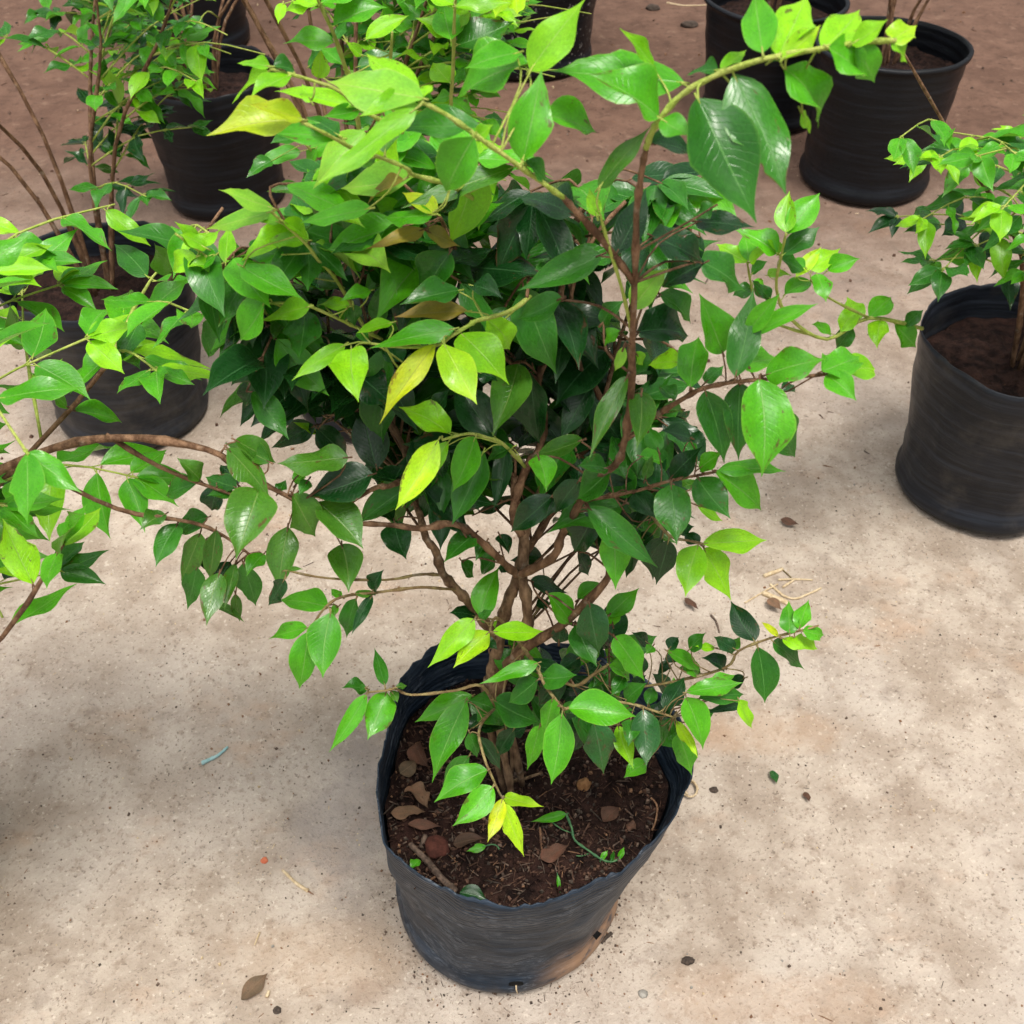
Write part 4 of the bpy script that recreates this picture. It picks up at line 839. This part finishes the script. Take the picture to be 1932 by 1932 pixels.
rod('straw', [('6', 1690, 402), ('6', 1790, 402), ('6', 1905, 412)], .0018, .0013, M_STRAW, 'straw lying level across the heap at the right', 'straw', group=LG)
rod('twig', [('6', 1705, 330), ('6', 1740, 360), ('6', 1772, 392)], .0012, .0009, M_TWIG, 'thin twig crossing the thick short straw', 'twig', group=LG)
rod('straw', [('6', 1720, 445), ('6', 1790, 405)], .0020, .0018, M_STRAW, 'short straw between the curved root and the level straw', 'straw', group=LG)
flat_leaf('6', 1620, 540, 1705, 620, 60, 'X', 'grey tan dead leaf under the straw heap', group=None)
flat_leaf('6', 1700, 45, 1815, 88, 45, 'B', 'curled grey brown leaf on the earth above the straw heap', group=None)
flat_leaf('6', 1100, 530, 1185, 615, 40, 'B', 'dark curled leaf on the earth between the sprays at the right', group=None)
rod('twig', [('6', 1265, 630), ('6', 1300, 670), ('6', 1320, 740)], .0016, .0010, M_DSTICK, 'bent grey twig on the earth above the low right spray', 'twig', group=LG)
flat_leaf('8', 1655, 330, 1680, 425, 50, 'S', 'small dark green fallen leaf on the earth right of the tendril', group=None, lift=.003)
flat_leaf('8', 1860, 465, 1885, 535, 40, 'B', 'scrap of brown bark at the right edge of the earth', group=None, lift=.003)
rod('twig', [('2', 990, 10), ('2', 1100, 30), ('2', 1240, 28)], .004, .002, M_STRAW, 'pale stick on the red earth at the top, left of the rolled rim pot', 'twig', group=LG)
lump('stone', gpt('2', 1130, 160), (.028, .018), M_DARK, 'flat dark stone on the red earth at the top', 'stone', .4, seed=12)
lump('stone', gpt('2', 900, 50), (.022, .015), M_DARK, 'smaller dark stone beside the pale stick on the red earth', 'stone', .5, seed=13)

# on the soil of the foreground bag
DG = 'dead leaves fallen on the soil'
flat_leaf('7', 1285, 440, 1395, 592, 135, 'X', 'tan dead leaf on the soil by the left wall, upper of two', SZ, tilt=.4)
flat_leaf('7', 1155, 585, 1375, 605, 95, 'X', 'tan dead leaf on the soil touching the left wall, lower of two', SZ, tilt=.4)
flat_leaf('7', 1215, 355, 1325, 290, 90, 'X', 'small tan dead leaf deep by the left wall', SZ, tilt=.4)
flat_leaf('7', 1315, 180, 1395, 370, 110, 'B', 'purple brown dead leaf standing beside the left wall', SZ, tilt=.6, lift=.012)
flat_leaf('7', 1265, 668, 1475, 692, 55, 'B', 'narrow brown dead leaf above the red stone', SZ, tilt=.4)
flat_leaf('7', 1550, 792, 1755, 768, 85, 'B', 'dark brown dead leaf right of the red stone', SZ, tilt=.3)
flat_leaf('8', 195, 905, 375, 815, 95, 'B', 'brown dead leaf near the front middle of the soil', SZ, tilt=.3)
flat_leaf('8', 590, 650, 690, 575, 90, 'B', 'grey brown dead leaf on the right of the soil', SZ, tilt=.2)
flat_leaf('7', 1590, 1100, 1765, 1140, 110, 'D', 'dark green fallen leaf tucked under the front rim', SZ, tilt=.2, name='fallen_leaf', cat='fallen leaf')
flat_leaf('7', 1340, 890, 1275, 960, 55, 'G', 'small green leaf poking up at the left front of the soil', SZ, tilt=.5, name='fallen_leaf', cat='fallen leaf', lift=.006)
flat_leaf('8', 740, 650, 800, 690, 60, 'B', 'crumpled scrap of leaf at the right of the soil', SZ, tilt=.6)
lump('stone', gpt('7', 1445, 800, SZ), (.0130, .0125), M_BRICK, 'dull red stone on the soil left of the hanging lime leaves', 'stone', .45, seed=21)
lump('clod', gpt('8', 470, 430, SZ), (.0085, .008), M_CLOD, 'orange brown round clod on the soil right of the stems', 'clod', .8, seed=22)
rod('stick', [('7', 1275, 785), ('7', 1330, 840), ('7', 1390, 905), ('7', 1450, 985), ('7', 1510, 1035), ('7', 1566, 1092)], .0032, .0038, M_DSTICK, 'dark bent stick lying on the soil along the left front wall', 'stick', SZ, lift=.006)
rod('stick', [('7', 1372, 725), ('7', 1345, 805)], .0030, .0028, M_DSTICK, 'stub of grey stick just above the dark bent stick', 'stick', SZ, lift=.004)
rod('stick', [('7', 1450, 990), ('7', 1400, 1010), ('7', 1360, 1025)], .0014, .0010, M_CHIP, 'thin brown splinter branching off the dark bent stick', 'stick', SZ, lift=.004)
rod('stick', [('8', 190, 680), ('8', 200, 760), ('8', 206, 862)], .0014, .0012, M_CHIP, 'thin upright looking brown twig in the middle of the soil', 'stick', SZ, lift=.003)
rod('stick', [('8', 890, 500), ('8', 930, 540), ('8', 925, 620), ('8', 900, 690)], .0012, .0010, M_CHIP, 'dead rootlet along the right wall of the soil', 'stick', SZ, lift=.006)
rod('stick', [('8', 20, 440), ('8', 110, 410), ('8', 205, 365)], .0022, .0014, M_TRUNK, 'thin brown twig lying at the foot of the stems', 'stick', SZ, lift=.006)
W = gpt('8', 580, 880, SZ)
we = Plant(W, 'thin creeping weed with one long leaf on the right of the soil', None, 'weed', 'weed')
def sp_(pts, l=.004): return [gpt(r, u, v, SZ, l + k * .0015) for k, (r, u, v) in enumerate(pts)]
P = sp_([('8', 690, 868), ('8', 640, 885), ('8', 580, 880), ('8', 500, 840), ('8', 412, 780), ('8', 390, 715), ('8', 355, 628)])
we.branch(P, .0010, .0013, M_WEED, [(P[-1], gpt('8', 132, 692, SZ, .014), Vector((0, -.3, 1)), .010, 'G'), (P[0], gpt('8', 720, 822, SZ, .012), Vector((0, 0, 1)), .006, 'G'), (P[2], gpt('8', 620, 835, SZ, .012), Vector((0, 0, 1)), .006, 'G'), (P[1], gpt('8', 655, 845, SZ, .016), Vector((.3, 0, 1)), .005, 'M')], 'stem', sides=5)
P = sp_([('8', 500, 842), ('8', 455, 862), ('8', 420, 868)]); we.branch(P, .0008, .0006, M_WEED, (), 'stem', sides=5)
P = sp_([('8', 392, 720), ('8', 330, 695), ('8', 270, 655)]); we.branch(P, .0008, .0006, M_WEED, (), 'stem', sides=5)
W = gpt('7', 1840, 820, SZ)
we = Plant(W, 'tiny bent seedling with a green leaf beside the hanging lime leaves', None, 'seedling', 'seedling')
P = sp_([('7', 1840, 822), ('7', 1820, 800), ('7', 1790, 797), ('7', 1755, 812)]); we.branch(P, .0009, .0007, M_WEED, [(P[-1], gpt('7', 1632, 850, SZ, .010), Vector((0, -.3, 1)), .009, 'G')], 'stem', sides=5)
W = gpt('8', 315, 1055, SZ)
we = Plant(W, 'single small green blade sprouting near the front rim', None, 'seedling', 'seedling')
P = sp_([('8', 316, 1058), ('8', 305, 1010), ('8', 300, 978)]); we.branch(P, .0006, .0005, M_WEED, [(P[0], P[-1], Vector((0, -.6, 1)), .004, 'G')], 'stem', sides=5)

# uncountable: chips and fibres on the soil, grit and chaff on the earth
g = random.Random(3)
def bits(name, n, pt, size, mats, wts, long=.3, flat=.35):
    vs, fs, fm = [], [], []
    for i in range(n):
        p = pt();
        if p is None: continue
        L = size(); lg = g.random() < long; a = g.uniform(0, 6.28); d = Vector((math.cos(a), math.sin(a), g.uniform(-.25, .25))); e_ = Vector((-d.y, d.x, g.uniform(-.3, .3)))
        l2, w2, h2 = (L * g.uniform(1.8, 4), L * g.uniform(.16, .34), L * .22) if lg else (L, L * g.uniform(.6, 1), L * g.uniform(flat, .8))
        b = len(vs); j = lambda: g.uniform(.7, 1.2)
        vs += [p - d * l2 * j() * .5 - e_ * w2 * .5 * j(), p + d * l2 * .5 * j() - e_ * w2 * .5 * j(), p + d * l2 * .5 * j() + e_ * w2 * .4 * j(), p - d * l2 * .4 * j() + e_ * w2 * .5 * j()]
        vs += [v + Vector((g.uniform(-.1, .1) * L, g.uniform(-.1, .1) * L, h2 * j())) for v in [p + (v - p) * .72 for v in vs[-4:]]]
        fs += [(b + 4, b + 5, b + 6, b + 7)] + [(b + k, b + (k + 1) % 4, b + 4 + (k + 1) % 4, b + 4 + k) for k in range(4)]
        fm += [g.choices(range(len(mats)), wts)[0]] * 5
    return tag(link(name, mesh(name, vs, fs, mats, fm, smooth=False)), kind='stuff')
def soil_pt():
    a, r_ = g.uniform(0, 6.283), math.sqrt(g.random()); k = int(a / 6.2833 * NB) % NB; t = SOILZ / H
    e_ = Vector(foot_ring[k]).lerp(Vector(top_ring[k]), t * .97); c_ = Vector(foot_c).lerp(rc, t); q = c_.lerp(e_, r_ * .96)
    x, y = q
    return Vector((x, y, SOILZ + .012 * (1 - r_ * r_) + .010 * noise.noise(Vector((x * 14, y * 14, 11))) + .006 * noise.noise(Vector((x * 48, y * 48, 3))) + .002))
bits('soil_litter', 3600, soil_pt, lambda: g.uniform(.0012, .0050), [M_FIB, M_DSTICK, M_DARK, M_CHIP, M_SOIL], [6, 2, 2, .6, 5], .55)
def floor_pt():
    x, y = g.gauss(0, .55), g.uniform(-.45, .9) if g.random() < .7 else g.uniform(.9, 2.8)
    if (Vector((x, y)) - Vector(foot_c)).length < foot_r: return None
    return Vector((x, y, gz(x, y)))
bits('grit', 9000, floor_pt, lambda: g.uniform(.0008, .0026) * (1.8 if g.random() < .08 else 1), [M_DARK, M_CHIP, M_PEB, M_STRAW, M_DSTICK], [2, 3, 2, 1.5, 3.5], .25)
def foot_pt():
    a = g.uniform(-3.3, .3); r_ = foot_r + abs(g.gauss(0, .022)) + .002; x, y = foot_c[0] + math.cos(a) * r_, foot_c[1] + math.sin(a) * r_
    return Vector((x, y, gz(x, y)))
bits('far_litter', 900, lambda: (lambda x, y: Vector((x, y, gz(x, y))))(g.uniform(-1.6, 1.5), g.uniform(.8, 3.2)), lambda: g.uniform(.003, .009), [M_DSTICK, M_DARK, M_CHIP, M_STRAW, M_FIB], [4, 3, 3, .8, 4], .4)
bits('bag_crumbs', 420, foot_pt, lambda: .0008 + .0030 * g.random() ** 2.5, [M_DARK, M_DSTICK, M_CHIP], [4, 4, 2], .25)
